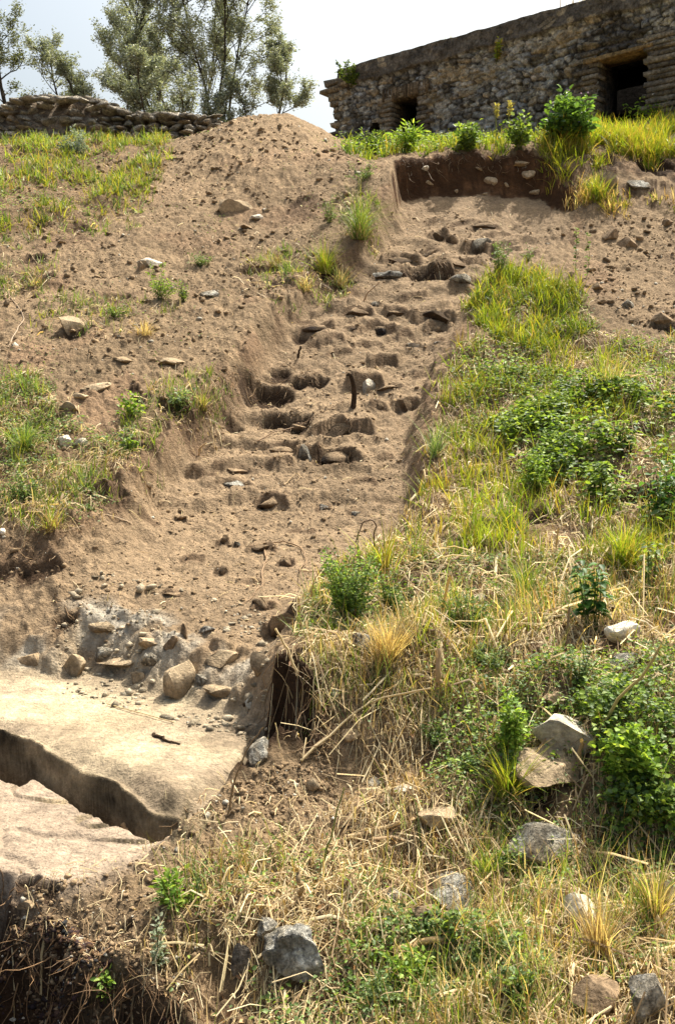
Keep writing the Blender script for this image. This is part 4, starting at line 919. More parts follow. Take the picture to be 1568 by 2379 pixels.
bushy(270, 722, 70, 40, 'low sprawling weed left below the bright bushy weed', nl=420, pal=LF)
bushy(420, 935, 60, 56, 'pale leaved weed hanging at the left trench lip beside yellow blades', nl=330, leaf=(.018, .034), pal=COOL + .05)
bushy(300, 945, 90, 56, 'broad leaved weed just left of the pale leaved one on the trench lip', nl=300, leaf=(.018, .036), pal=BR)
bushy(300, 1030, 44, 56, 'dark leaved little plant hanging over the hollow in the left lip', nl=160, leaf=(.02, .035), pal=LF)
bushy(1160, 615, 64, 85, 'tall feathery weed at the tip of the grass hump right of the steps', nl=900, leaf=(.012, .024), pal=COOL)
bushy(1225, 590, 40, 44, 'thin weed on bare earth right of the tall feathery weed', nl=160, pal=COOL)
bushy(1010, 1500, 30, 30, 'tiny green sprout in the straw right of the dry clump', nl=90)
bushy(815, 1375, 190, 185, 'big feathery green weed leaning over the lower right trench bank', nl=5200, leaf=(.008, .018), stems=46, pal=np.vstack([BR, COOL]))
bushy(910, 1400, 120, 120, 'lower feathery weed behind the big one on the bank', nl=2000, leaf=(.008, .016), stems=24, pal=np.vstack([LF, COOL]))
bushy(1080, 1425, 150, 110, 'dark green feathery weed left of the white stone in green weeds', nl=1600, leaf=(.008, .018), stems=24, pal=COOL)
bushy(1140, 1530, 160, 60, 'low grey green weed mat below the dark feathery one', nl=1500, leaf=(.007, .014), stems=24, pal=COOL + .03)
bushy(1180, 1690, 110, 150, 'green leafy weed standing in straw left of the biggest smooth boulder', nl=1500, leaf=(.010, .022), stems=20, pal=BR)
bushy(1010, 1700, 110, 70, 'small grey green weed in the straw, mid foreground', nl=650, leaf=(.007, .014), pal=COOL)
bushy(1460, 1760, 190, 130, 'large bright clover like weed at the right, above the dark hollow', nl=1900, leaf=(.012, .026), stems=30, pal=BR, asp=.9)
bushy(1500, 1860, 130, 120, 'lower clover like weed hanging into the dark hollow', nl=1000, leaf=(.012, .022), stems=20, pal=LF, asp=.9)
bushy(1290, 1930, 50, 40, 'tiny weed on the wide weathered stone', nl=90, leaf=(.006, .012))
bushy(400, 2065, 110, 90, 'small weed clump on the dusty slope near the slab, lower left', nl=420, leaf=(.010, .024), stems=12, pal=BR)
bushy(370, 2190, 50, 130, 'silvery grey sprig standing beside the dark pit', nl=260, leaf=(.008, .016), stems=4, pal=np.array([(.24, .30, .20), (.30, .34, .24)]), spread=.5)
bushy(245, 2285, 40, 90, 'small curly green weed hanging over the dark pit', nl=130, leaf=(.010, .02), stems=4, pal=BR)
bushy(960, 2250, 170, 90, 'low green weed at the bottom in front of the stained stone', nl=1500, leaf=(.008, .018), stems=26, pal=BR)
bushy(1120, 2230, 150, 90, 'fine leaved weed right of the orange stalks at the bottom', nl=1500, leaf=(.006, .013), stems=26, pal=COOL)
bushy(880, 2300, 100, 90, 'round grey green weed above the dark hollow at the bottom edge', nl=900, leaf=(.006, .013), stems=18, pal=COOL)
bushy(1090, 1770, 90, 80, 'small pale weed among stalks below the mid foreground', nl=420, leaf=(.007, .014), pal=COOL)
bushy(1205, 2300, 90, 90, 'pale green weed near the bottom edge left of the flat brown stone', nl=450, leaf=(.01, .02), pal=LF)
bushy(60, 1130, 90, 80, 'grey green weed at the left frame edge on the crumbling lip', nl=700, pal=COOL)
bushy(1245, 1100, 110, 110, 'bright moss green weed left of the dark leaf mass on the right bank', nl=1300, leaf=(.010, .02), stems=26, pal=BR)
tuft(755, 600, 75, 75, 'yellow green spiky grass tuft at the undercut left lip', pal=YELG)
tuft(835, 505, 80, 110, 'long bladed grass clump hanging over the left rim of the upper trench', n=260, pal=np.vstack([GREENS, COOL]), droop=2.2)
tuft(1010, 1010, 80, 110, 'blue green long bladed tuft on the right lip of the trench', n=90, pal=COOL, droop=1.8)
tuft(895, 1280, 90, 130, 'tall broad bladed yellow tuft at the end of the right lip', n=46, pal=YELG, w=.006, droop=1.2, leanr=.45)
tuft(900, 1500, 130, 130, 'straw coloured dry grass clump beside the big feathery weed', n=420, pal=STRW[:3], droop=1.1, leanr=.5)
tuft(1220, 1340, 110, 130, 'loose green tuft in the middle of the right slope', n=130, pal=GREENS)
tuft(1450, 1270, 170, 130, 'yellow green arching tuft above the nettle', n=320, pal=YELG, w=.005)
tuft(1180, 1790, 140, 140, 'grass tuft of upright yellow blades left of the biggest boulder', n=170, pal=YELG)
tuft(1420, 880, 120, 110, 'dry green tuft in shade near the right edge', n=240, pal=np.vstack([GREENS, STRW]))
tuft(1520, 2070, 90, 190, 'tall dry tuft at the bottom right edge', n=170, pal=np.vstack([STRW, YELG]), leanr=.4)
tuft(1390, 2150, 120, 180, 'thin dead grass tuft behind the tall whitish stone', n=150, pal=STRW, leanr=.4)
tuft(770, 1450, 60, 60, 'small green tuft at the foot of the big feathery weed', n=70, pal=GREENS)
tuft(85, 650, 100, 30, 'flattened grass tuft on the earth at the far left', n=90, pal=np.vstack([GREENS, STRW]), leanr=1.6)
tuft(1385, 440, 110, 60, 'spreading grass tuft below the right turf edge', n=200, pal=YELG, w=.005)
tuft(1130, 1990, 130, 110, 'sparse green blades in straw above the broad stained stone', n=60, pal=GREENS)
tuft(790, 640, 80, 60, 'ragged tuft hanging over the dark undercut of the left lip', n=140, pal=np.vstack([COOL, STRW]), droop=2.4, leanr=1.0)
tuft(705, 655, 70, 50, 'low ragged tuft left of the dark undercut', n=110, pal=np.vstack([GREENS, STRW]), droop=1.8, leanr=1.0)
tuft(640, 600, 90, 40, 'flat matted tuft on the bare earth above the left lip', n=130, pal=np.vstack([COOL, STRW]), droop=1.8, leanr=1.2)
tuft(340, 760, 110, 40, 'brown matted tuft of dead grass below the bright bushy weed', n=150, pal=STRW, droop=1.8, leanr=1.2)
tuft(120, 1200, 90, 70, 'yellowing tuft at the crumbling lip in the far left', n=130, pal=np.vstack([YELG, STRW]), droop=1.8, leanr=.9)
tuft(470, 925, 70, 60, 'tuft with hanging dead roots at the left lip of the middle trench', n=120, pal=np.vstack([GREENS, STRW]), droop=2.0, leanr=.9)
tuft(60, 1010, 110, 80, 'pale green tuft at the left frame edge, middle height', n=170, pal=np.vstack([COOL, GREENS]), droop=1.8, leanr=.8)
NL = np.array([(.05, .12, .03), (.07, .16, .035), (.09, .20, .04)])
broad(1380, 1390, 130, 180, 'dark leaved nettle standing right above the bright white stone', stems=8, pairs=6, leaf=.06, pal=NL)
broad(1530, 1150, 110, 150, 'dark broad leaved plant at the right edge beside the leaf mass', stems=8, pairs=6, leaf=.06, pal=NL, name='nettle')
broad(1440, 1020, 150, 90, 'glossy leaved plant over the dark hollow on the right bank', stems=12, pairs=5, leaf=.065, pal=LF)
broad(1305, 1010, 130, 80, 'pale leaved low plant left of the glossy leaved one', stems=10, pairs=4, leaf=.05, pal=BR)
broad(1390, 1130, 150, 100, 'broad leaved green plant below the glossy leaved one', stems=12, pairs=5, leaf=.06, pal=LF)
broad(1510, 1320, 90, 110, 'green leaved plant at the right edge above the rubble', stems=5, pairs=5, leaf=.05, pal=LF)
broad(1180, 850, 110, 60, 'small leafy plant with one wide blade below the grass hump', stems=6, pairs=3, leaf=.055, pal=BR)
pinnate(1180, 1620, 150, 110, 'vetch with round paired leaflets trailing over the straw slope', fronds=16)
pinnate(1345, 1560, 120, 130, 'vetch with drooping round leaflets below the rubble stones', fronds=14, leaf=.014)
pinnate(1225, 1690, 90, 50, 'small vetch at the left of the pale rough slab', fronds=7, leaf=.013)
pinnate(1100, 1900, 80, 50, 'thin vetch in the straw right of the blunt tan stone', fronds=6)
bushy(1320, 290, 120, 105, 'large dark leafy bush with small purple flowers by the doorway', name='flowering_bush', cat='bush', nl=2300, leaf=(.04, .085), stems=30, pal=np.array([(.12, .23, .06), (.19, .33, .06), (.08, .15, .05)]), group=None, flowers=((.25, .18, .45), 60))
broad(1382, 240, 120, 115, 'bright yellow leaved sapling rising above the flowering bush', stems=10, pairs=6, leaf=.16, pal=np.array([(.34, .45, .05), (.28, .40, .05)]), name='sapling', cat='sapling')
broad(1490, 262, 100, 50, 'short leafy shoots under the big doorway', stems=8, pairs=4, leaf=.09, pal=BR, name='leafy_shoot', cat='weed')
bushy(945, 328, 110, 56, 'tall bright weed in front of the small opening of the building', nl=700, leaf=(.04, .08), stems=18, pal=BR, asp=.3)
bushy(865, 335, 100, 50, 'rank green weed at the left foot of the building', nl=800, leaf=(.03, .06), pal=LF, asp=.4)
bushy(1085, 325, 80, 60, 'dark leafy weed at the middle foot of the building', nl=700, leaf=(.03, .06), pal=LF)
bushy(1205, 315, 70, 70, 'green weed right of the middle at the foot of the building', nl=600, leaf=(.03, .06), pal=LF)
bushy(298, 290, 50, 80, 'tall green weed growing up against the rubble wall', nl=500, leaf=(.03, .05), stems=8, pal=BR)
bushy(428, 275, 40, 60, 'slim green weed at the right end of the rubble wall', nl=350, leaf=(.025, .045), stems=6, pal=BR)
bushy(180, 340, 90, 60, 'grey lilac weed in the grass below the rubble wall', nl=900, leaf=(.02, .04), pal=np.array([(.18, .24, .20), (.22, .26, .28)]))
for (a, c_, h_, lab) in ((1150, 300, 80, 'left one of two seeding grass stalks before the ruined wall'), (1180, 297, 84, 'right one of two seeding grass stalks before the ruined wall')):
    p = at(a, c_ + h_ * .5); root = empty('seed_stalk', p, lab, 'grass stalk'); sb = Bag(); hb = Bag(); H = h_ * p[1] / FPX
    pts = [np.array([0, 0, -.01]), np.array([.01, 0, H * .4]), np.array([0, .01, H * .75]), np.array([.02, 0, H])]; tube(sb, pts, .008, .004, (.30, .32, .10), 5); sb.build('stalk', M_LEAF, root)
    n = 90; P = np.c_[r.normal(.01, .012, n), r.normal(0, .012, n), r.uniform(H * .75, H * 1.12, n)]; add_leaves(hb, P, rand_dirs(n, r, .3, .9), rand_dirs(n, r, 0, 1), np.full(n, .03), np.full(n, .014), pick(np.array([(.40, .36, .12)]), n, r)); hb.build('seed_head', M_LEAF, root)
for (a, c_, h_, ln, lab) in ((1336, 590, 100, .0, 'thin leafy sapling stem on the bare right slope, left of the two'), (1362, 600, 100, .02, 'thin leafy sapling stem on the bare right slope, right of the two')):
    p = at(a, c_ + h_ * .45); root = empty('thin_stem_weed', p, lab, 'weed'); sb = Bag(); lb = Bag(); H = h_ * p[1] / FPX
    tube(sb, [np.array([0, 0, -.01]), np.array([ln, 0, H * .5]), np.array([-ln, 0, H])], .003, .0015, (.2, .2, .08), 5); sb.build('stem', M_LEAF, root)
    n = 46; P = np.c_[np.zeros(n), np.zeros(n), r.uniform(.02, H, n)]; D = rand_dirs(n, r, 0, .5); add_leaves(lb, P, D, rand_dirs(n, r, .6, 1), np.full(n, .03), np.full(n, .018), pick(COOL, n, r)); lb.build('leaves', M_LEAF, root)

# ------------------------------------------------------------------ roots, stalks, stub
def pathobj(name, pts, r0, r1, mat, col, label, cat, k=7, onground=None, group=None):
    """pts: list of (px,py,lift) on the terrain"""
    P_ = []
    lows = [hit(a, c_) for a, c_, l in pts if l < .03] or [hit(*pts[0][:2])]
    for i, (a, c_, l) in enumerate(pts):
        if l < .03: P_.append(hit(a, c_) + np.array([0, 0, l]))
        else: P_.append(P3(a, c_, min(lows[0][1], lows[-1][1]) - .02))
    P_ = np.array(P_); t = np.linspace(0, len(P_) - 1, (len(P_) - 1) * 5 + 1); Q = np.stack([np.interp(t, range(len(P_)), P_[:, j]) for j in range(3)], 1)
    for _ in range(2): Q[1:-1] = (Q[:-2] + Q[1:-1] * 2 + Q[2:]) / 4
    if onground is not None: Q[:, 2] = np.maximum(Q[:, 2], h_at(Q[:, 0], Q[:, 1]) + onground)
    Q[1:-1] += r.normal(0, r0 * .4, Q[1:-1].shape); bb = Bag(); tube(bb, Q, r0, r1, col, k); return tag(bb.build(name, mat, smooth=True), label, cat, group)
RC = (.32, .21, .12)
pathobj('exposed_root', [(612,1278,.01),(620,1300,.01),(607,1335,.01),(612,1360,.004),(590,1385,.004),(565,1408,.0)], .006, .002, M_STRAW, RC, 'long crooked root hanging from the flat dark stone down the trench floor', 'root', onground=.004)
pathobj('exposed_root', [(612,1268,.01),(660,1262,.01),(700,1275,.01),(715,1310,.006),(690,1330,.004),(740,1334,.01),(800,1322,.02)], .005, .0015, M_STRAW, RC, 'thin root looping right towards the feathery weed', 'root', onground=.003)
pathobj('exposed_root', [(600,1030,.01),(640,1010,.02),(690,1000,.02),(760,960,.02),(800,935,.01)], .005, .002, M_STRAW, RC, 'root lying slantwise below the left of the wooden stub', 'root', onground=.004)
pathobj('exposed_root', [(463,1060,.0),(464,1042,.05),(480,1030,.045)], .006, .004, M_STRAW, (.5, .36, .2), 'pale hooked root end sticking out of the left trench side', 'root')
pathobj('exposed_root', [(560,1045,.01),(590,1075,.01),(625,1100,.005)], .003, .001, M_STRAW, RC, 'hair thin root right of the hooked root end', 'root', onground=.003)
pathobj('exposed_root', [(660,1130,.01),(690,1105,.02),(700,1115,.02),(685,1125,.01)], .004, .002, M_STRAW, (.5, .36, .2), 'curled pale root in the middle of the lower trench', 'root', onground=.003)
pathobj('exposed_root', [(845,700,.0),(855,680,.04),(882,655,.05)], .006, .003, M_STRAW, RC, 'short root leaning on the left trench side high up', 'root')
pathobj('exposed_root', [(530,1900,.01),(545,1810,.10),(580,1730,.17),(612,1690,.15)], .0035, .002, M_STRAW, (.24, .17, .10), 'long dark root arching from the dark hole down to the floor edge', 'root', onground=.004)
pathobj('exposed_root', [(565,1638,.03),(600,1632,.05),(640,1640,.06)], .009, .006, M_WOOD, (.2, .14, .09), 'thick dark root poking out of the bank above the floor', 'root')
pathobj('exposed_root', [(285,1915,.24),(300,1932,.22),(330,1946,.21)], .008, .006, M_STRAW, (.5, .34, .19), 'pale root lying in the dark slot between floor and slab', 'root')
pathobj('exposed_root', [(20,810,.0),(45,760,.01),(60,745,.01),(30,700,.01),(5,660,.01)], .006, .003, M_STRAW, (.4, .3, .2), 'forked pale root on the earth at the far left', 'root', onground=.003)
pathobj('broken_stub', [(358,1708,.0),(375,1720,.012),(418,1732,.0)], .008, .003, M_WOOD, (.2, .14, .09), 'splinter of dark wood lying on the cream floor', 'wood splinter', onground=.004)
pathobj('dead_stem', [(868,1290,.0),(868,1250,.16),(874,1215,.26),(860,1208,.27),(842,1214,.25),(826,1262,.03)], .0042, .003, M_STRAW, (.17, .11, .07), 'bent dead stem forming an arch at the right trench bank', 'dead stem')
pathobj('straw_stalk', [(690,1570,.03),(668,1510,.12),(640,1460,.20)], .0055, .004, M_STRAW, (.62, .5, .3), 'thick pale stalk leaning over the dark hole', 'stalk')
pathobj('straw_stalk', [(650,1740,.05),(640,1680,.1)], .003, .002, M_STRAW, (.6, .5, .3), 'thin pale stalk inside the dark hole', 'stalk')
pathobj('straw_stalk', [(1034,1615,.0),(1016,1570,.06),(1018,1508,.16)], .011, .009, M_STRAW, (.46, .33, .2), 'stout cut stalk standing bent in the straw', 'stalk')
pathobj('straw_stalk', [(745,2030,.0),(765,1950,.10),(800,1830,.28)], .004, .002, M_STRAW, (.25, .27, .09), 'tall thin greenish stalk on the front dusty slope', 'stalk')
pathobj('straw_stalk', [(915,2225,.02),(990,2190,.03),(1080,2165,.03),(1160,2140,.04)], .011, .004, M_STRAW, (.62, .42, .2), 'thick orange stalk lying in front of the broad stained stone', 'stalk', onground=.012)
pathobj('straw_stalk', [(700,2100,.01),(698,2060,.05),(690,2020,.10)], .009, .006, M_STRAW, (.34, .25, .14), 'cut brown stalk upright above the craggy boulder', 'stalk')
pathobj('straw_stalk', [(700,1775,.01),(860,1640,.02),(1000,1600,.03)], .005, .003, M_STRAW, (.62, .5, .3), 'long pale straw lying slantwise right of the dark hole', 'stalk', onground=.01)
pathobj('straw_stalk', [(1230,1725,.01),(1400,1660,.03),(1568,1620,.05)], .006, .004, M_STRAW, (.62, .5, .3), 'long pale stalk crossing above the biggest smooth boulder', 'stalk', onground=.02)
pathobj('straw_stalk', [(810,1955,.01),(930,1910,.03)], .010, .006, M_STRAW, (.56, .42, .24), 'thick dry reed pointing at the blunt tan stone', 'stalk', onground=.012)
pathobj('straw_stalk', [(1375,1750,.02),(1420,1640,.12),(1500,1560,.28),(1535,1500,.4)], .006, .004, M_STRAW, (.42, .34, .13), 'tall leaning dry stem near the right edge', 'stalk')
pathobj('straw_stalk', [(1345,1790,.0),(1350,1720,.12)], .009, .006, M_STRAW, (.36, .26, .15), 'short brown stub stalk behind the biggest smooth boulder', 'stalk')
pathobj('straw_stalk', [(693,832,.0),(698,805,.06)], .010, .008, M_WOOD, (.14, .09, .06), 'small dark peg of root standing in mid trench', 'root peg')
pathobj('straw_stalk', [(1045,950,.0),(1046,870,.16)], .006, .003, M_STRAW, (.45, .36, .2), 'dry stalk standing on the right lip beside the upper steps', 'stalk')
pathobj('straw_stalk', [(250,1640,.008),(405,1683,.008)], .0026, .002, M_STRAW, (.62, .5, .3), 'single straw lying on the cream floor', 'stalk', onground=.004)
# standing stub of a thick root
p = hit(820, 945); root = empty('wooden_stub', p, 'dark crooked wooden stub standing upright in the middle of the steps', 'wooden stub')
u = p[1] / FPX; bb = Bag(); tube(bb, [np.array([0, 0, -.03]), np.array([.008 , 0, 18 * u]), np.array([.006, -.01, 45 * u]), np.array([-.010, -.015, 66 * u]), np.array([-.02, -.015, 72 * u])], .021, .015, (.16, .10, .065), 10)
bb.build('stem', M_WOOD, root, smooth=True)
bb = Bag(); tube(bb, [np.array([-.012, -.015, 66 * u]), np.array([-.03, -.017, 73 * u]), np.array([-.05, -.018, 69 * u])], .018, .008, (.3, .2, .12), 7); bb.build('broken_tip', M_WOOD, root)

SG = 'stones stuck in the dark back section'
for q, (a, c_, w_, h_, kd, lab) in enumerate([(985,395,22,16,'pale','small pale stone high at the left of the dark back section'),(998,430,22,14,'tan','tan stone low at the left of the dark back section'),(1110,395,20,12,'tan','tan chip high in the middle of the dark back section'),
 (1128,452,14,9,'tan','tiny chip at the foot of the dark back section, middle'),(1140,418,34,22,'tan','tan stone in the middle of the dark back section'),(1178,432,18,11,'tan','small tan chip right of the middle of the dark back section'),(1238,400,50,26,'tan','broad tan stone high at the right of the dark back section'),
 (1210,380,40,20,'dust','dusty stone under the rim at the right of the dark back section'),(1060,445,12,9,'tan','tiny tan chip low in the dark back section'),(1242,445,24,16,'tan','tan chip low at the right corner of the dark back section')]):
    stone(a, c_, w_, h_, kd, 700 + q, lab, name='section_stone', group=SG, depth=.9)
# ------------------------------------------------------------------ rubble wall on the left
def solve_wall_x(px, P0, D): # parameter along the wall line P0 + t D seen at px (horizontal picture position, mid height)
    t = np.linspace(-2, 12, 6000); x = P0[0] + D[0] * t; y = P0[1] + D[1] * t
    return t[np.argmin(np.abs(784 + FPX * x / (y * 1.0 / .985) - px))]
rw = empty('rubble_wall', (-3.3, 14.4, 3.2), 'ruined grey rubble wall under the trees behind the grassy slope', 'wall')
crest = [(-150,262),(0,266),(30,250),(62,228),(110,220),(200,221),(250,228),(300,250),(330,262),(400,258),(450,262),(490,268),(520,285)]
def crest_z(x, d):
    px = 784 + FPX * x / d * 1.01; py = np.interp(px, [c[0] for c in crest], [c[1] for c in crest]); v = ray(px, py); return v[2] / v[1] * d
bb = Bag(); seed = 900; body = Bag()
xs = np.arange(-5.6, -1.35, .12); V = []
for x in xs:
    zc = crest_z(x, 14.2) - .10
    for (yy, zz) in ((13.7, 2.6), (13.85, (2.95 + zc) / 2 - .05), (14.15, zc), (14.5, zc), (14.8, 2.6)): V.append((x, yy, zz))
V = np.array(V); k5 = 5; i = np.arange(len(xs) - 1)[:, None] * k5 + np.arange(4)[None]; Fq = np.stack([i, i + k5, i + k5 + 1, i + 1], -1).reshape(-1, 4)
body.add(V, Fq, np.tile((.24, .19, .135), (len(V), 1)))
row = 0
for lay in range(13):
    z = 3.0 + lay * .078; x = -5.6 + (lay % 2) * .1
    while x < -1.4:
        w_ = r.uniform(.09, .25); zc = crest_z(x, 14.0)
        if z < zc - .02:
            seed += 1; v, f = rock_vf(seed, w_ * .56, .15, .046 * r.uniform(.8, 1.35), 2, 9, .16); m = rotm(r.normal(0, .1), r.normal(0, .10), r.normal(0, .15))
            v = v @ m.T + np.array([x + w_ / 2, 13.66 + .055 * lay + r.normal(0, .03), min(z + .05, zc - .05) + r.normal(0, .008)])
            cc = np.array(random.choice([(.46, .41, .32), (.40, .35, .27), (.52, .46, .36), (.42, .34, .24), (.36, .33, .27)])) * r.uniform(.75, 1.15); n = n3(v, seed, 3, 9.)
            bb.add(v, f, cc * (1 + .5 * n[:, None]))
        x += w_
for x in np.arange(-5.6, -1.35, .13):      # coping stones along the crest, across its thickness
    for yy in (14.0, 14.25, 14.5):
        seed += 1; v, f = rock_vf(seed, r.uniform(.07, .13), .13, r.uniform(.035, .06), 2, 8, .14); v = v @ rotm(0, r.normal(0, .15), r.normal(0, .5)).T + np.array([x, yy, crest_z(x, yy) - .06])
        bb.add(v, f, np.array((.44, .39, .31)) * r.uniform(.75, 1.15) * (1 + .5 * n3(v, seed, 3, 9.)[:, None]))
off = np.array([-3.3, 14.4, 3.2])
body.build('mortar_core', M_MASON, rw, origin=off); bb.build('stone_courses', M_GREY, rw, smooth=True, origin=off)
stp = reg([(520,300),(480,300),(435,318)])
o = None
# ------------------------------------------------------------------ ruined building
A0 = P3(748, 300, 17.0)[:2]; WD = np.array([math.sin(R(48.2)), -math.cos(R(48.2))]); WN = np.array([WD[1], -WD[0]])   # WN points towards the camera side
if WN @ (-A0) < 0: WN = -WN
Z0 = 3.0
def wpt(u, z, o=0.0): return np.array([A0[0] + WD[0] * u + WN[0] * o, A0[1] + WD[1] * u + WN[1] * o, z])
def wuz(px, py):
    v = ray(px, py); M = np.array([[v[0], -WD[0]], [v[1], -WD[1]]]); t, u = np.linalg.solve(M, A0); return u, v[2] * t
bu = empty('ruined_building', wpt(0, Z0), 'long low ruined stone building with two dark openings at the top right', 'building')
org = wpt(0, Z0)
UL = wuz(792, 250)[0]; topL = wuz(808, 161); topR = wuz(1377, 0); sl_ = (topR[1] - topL[1]) / (topR[0] - topL[0])
def ztop(u): return topL[1] + sl_ * (u - topL[0])
UE = 8.6
o1 = [wuz(914, 232), wuz(976, 222), wuz(978, 320), wuz(914, 320)]
o2 = [wuz(1396, 132), wuz(1509, 124), wuz(1503, 270), wuz(1382, 270)]
ow = [(o1[0][0], o1[1][0], Z0 - .2, (o1[0][1] + o1[1][1]) / 2), (o2[3][0] * .5 + o2[0][0] * .5, o2[1][0], Z0 - .6, (o2[0][1] + o2[1][1]) / 2)]
hole3 = (*[wuz(862, 300)[0], wuz(882, 300)[0]], wuz(862, 308)[1], wuz(882, 285)[1])
cop = .27                                            # height of the coping band
def wall_grid(u0, u1, z0, z1, du, fn):
    us = np.arange(u0, u1 + du, du); zs = np.arange(z0, z1 + du, du); U, Zz = np.meshgrid(us, zs); return U, Zz, len(zs), len(us)
U, Zw, nz, nu = wall_grid(UL, UE, Z0 - .9, ztop(UE) + .02, .014, None)
ztp = ztop(U) + .025 * fbm(U * 3, U * 0, 3, 201)
Zg = np.minimum(Zw, ztp)
zr = Zg - ztop(U) 
s1, s2, sid = worley(U * 6.5 + .6 * fbm(U * 3, Zg * 3, 2, 203), Zg * 12.5 + .7 * fbm(U * 2, Zg * 2, 2, 204), 205)
t1, t2, tid = worley(U * 11 + .3, Zg * 17, 207)
big = ss(-.95, -.75, zr) * ss(-.28, -.36, zr)
edge = ss(.02, .22, s2 - s1)
relief = edge * (.018 + .030 * sid) + .012 * ss(.02, .2, t2 - t1) + .034 * fbm(U * 12, Zg * 14, 5, 209) - .03 * ss(.1, .5, fbm(U * 2.2, Zg * 3, 3, 211))
copm = ss(-cop - .01, -cop + .02, zr + .03 * fbm(U * 2, U * 0 + 3, 3, 212))
relief = relief * (1 - copm) + copm * (.085 + .022 * fbm(U * 5, Zg * 9, 4, 213))
crack = ss(.05, 0, np.abs(zr + .62 + .05 * fbm(U * 1.5, U * 0, 2, 214))) * ss(3.2, 3.8, U) * ss(6.5, 5.5, U); relief -= .05 * crack
base = np.array((.19, .175, .15))
pal = np.array([(.24, .225, .19), (.18, .17, .15), (.31, .285, .24), (.24, .235, .22), (.14, .125, .10), (.27, .22, .16)])
wc = pal[(sid * 5.99).astype(int)] * (.35 + .65 * edge[..., None])
wc = wc * np.array((1.55, 1.63, 1.70)) * (1 + .7 * fbm(U * 18, Zg * 18, 3, 221)[..., None])
lich = ss(.05, .17, fbm(U * 4, Zg * 6, 5, 223) * .7 + .5 * fbm(U * 15, Zg * 18, 3, 224)); wc = wc * (1 - .75 * lich[..., None]) + np.array((.66, .65, .58)) * .75 * lich[..., None]
yel = ss(.28, .42, fbm(U * 2.2 + 7, Zg * 5, 3, 225)) * big; wc = wc * (1 - .8 * yel[..., None]) + np.array((.50, .40, .24)) * .8 * yel[..., None]
blk = ss(.08, .25, fbm(U * 1.4 + 3, Zg * 1.8, 5, 227) + .4 * fbm(U * 10, Zg * 10, 3, 228)) * .75; wc = wc * (1 - blk[..., None]) + np.array((.06, .053, .044)) * blk[..., None]
cc_ = np.array((.16, .145, .12)) * (1 + .6 * fbm(U * 6, Zg * 10, 4, 229)[..., None]); wc = wc * (1 - copm[..., None]) + cc_ * copm[..., None]
sparse = (sid > .88) & (edge > .5); wc[sparse] = wc[sparse] * .4 + np.array((.52, .44, .30)) * .6
VV = np.stack([A0[0] + WD[0] * U + WN[0] * relief, A0[1] + WD[1] * U + WN[1] * relief, Zg], -1).reshape(-1, 3)
i = (np.arange(nz - 1)[:, None] * nu + np.arange(nu - 1)[None]); um = U[:-1, :-1] + .007; zm = Zw[:-1, :-1] + .007
keep = (zm < ztp[:-1, :-1] + .014)
for (a, c_, d, e) in ow + [hole3]:
    keep &= ~((um > a + .03 * fbm(zm * 9, um * 0 + a, 2, 3)) & (um < c_) & (zm > d) & (zm < e))
Fq = np.stack([i, i + 1, i + nu + 1, i + nu], -1)[keep]
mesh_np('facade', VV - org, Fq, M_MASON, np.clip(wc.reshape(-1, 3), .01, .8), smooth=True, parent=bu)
def wbox(bag, u0, u1, z0, z1, o0, o1, col, zs=0.0, jit=0.0):
    P = []
    for (u_, z_, o_) in ((u0, z0, o0), (u1, z0, o0), (u1, z1, o0), (u0, z1, o0), (u0, z0, o1), (u1, z0, o1), (u1, z1, o1), (u0, z1, o1)):
        P.append(wpt(u_, z_ + zs * (u_ - u0), o_) - org)
    P = np.array(P) + (r.normal(0, jit, (8, 3)) if jit else 0)
    bag.add(P, np.array([(0, 1, 2, 3), (5, 4, 7, 6), (0, 4, 5, 1), (1, 5, 6, 2), (2, 6, 7, 3), (3, 7, 4, 0)]), np.tile(np.clip(col, .01, .9), (8, 1)))
TH = -.55
b = Bag()   # roof mass with an uneven earth-covered top, and the other walls
us = np.arange(UL, UE, .1); ob = np.array([.06, -.2, -.6, -1.4, -2.6, -3.2])
RV = np.array([[wpt(u_, ztop(u_) + (.0 if k == 0 else .05 * float(fbm(u_ * 3, o_ * 3, 3, 301)) + .04), o_) - org for k, o_ in enumerate(ob)] for u_ in us]); n2 = len(ob)
i = np.arange(len(us) - 1)[:, None] * n2 + np.arange(n2 - 1)[None]; b.add(RV.reshape(-1, 3), np.stack([i, i + 1, i + n2 + 1, i + n2], -1).reshape(-1, 4), np.tile((.14, .12, .09), (len(us) * n2, 1)))
b.build('roof_top', M_MASON, bu)
b = Bag()
wbox(b, UL, UE, ztop(UE) - 1.1, ztop(UL) - .26, TH + .12, -3.2, (.10, .09, .07), sl_) if False else None
wbox(b, UL + .02, UE, ztop(UL) - .32, ztop(UL) - .04, -.10, -3.22, (.035, .03, .025), sl_); b.build('ceiling_slab', M_MASON, bu)  # near-black colour stands in for the shade inside the room
b = Bag(); wbox(b, UL + .02, UE, Z0 - 1, ztop(UL) - .02, -2.9, -3.25, (.035, .03, .026), sl_); wbox(b, UE - .02, UE + .3, Z0 - 1, ztop(UE) - .05, -.1, -3.2, (.035, .03, .026)); b.build('back_wall', M_MASON, bu)  # inner walls coloured near black too, room shade put into their paint
b = Bag()   # left end wall, seen as the broken end with jutting courses
wbox(b, UL, UL + .5, Z0 - 1, ztop(UL) - .02, -.02, -3.2, (.16, .15, .12)); b.build('end_wall', M_MASON, bu)
b = Bag(); z = Z0 - .4; k = 0
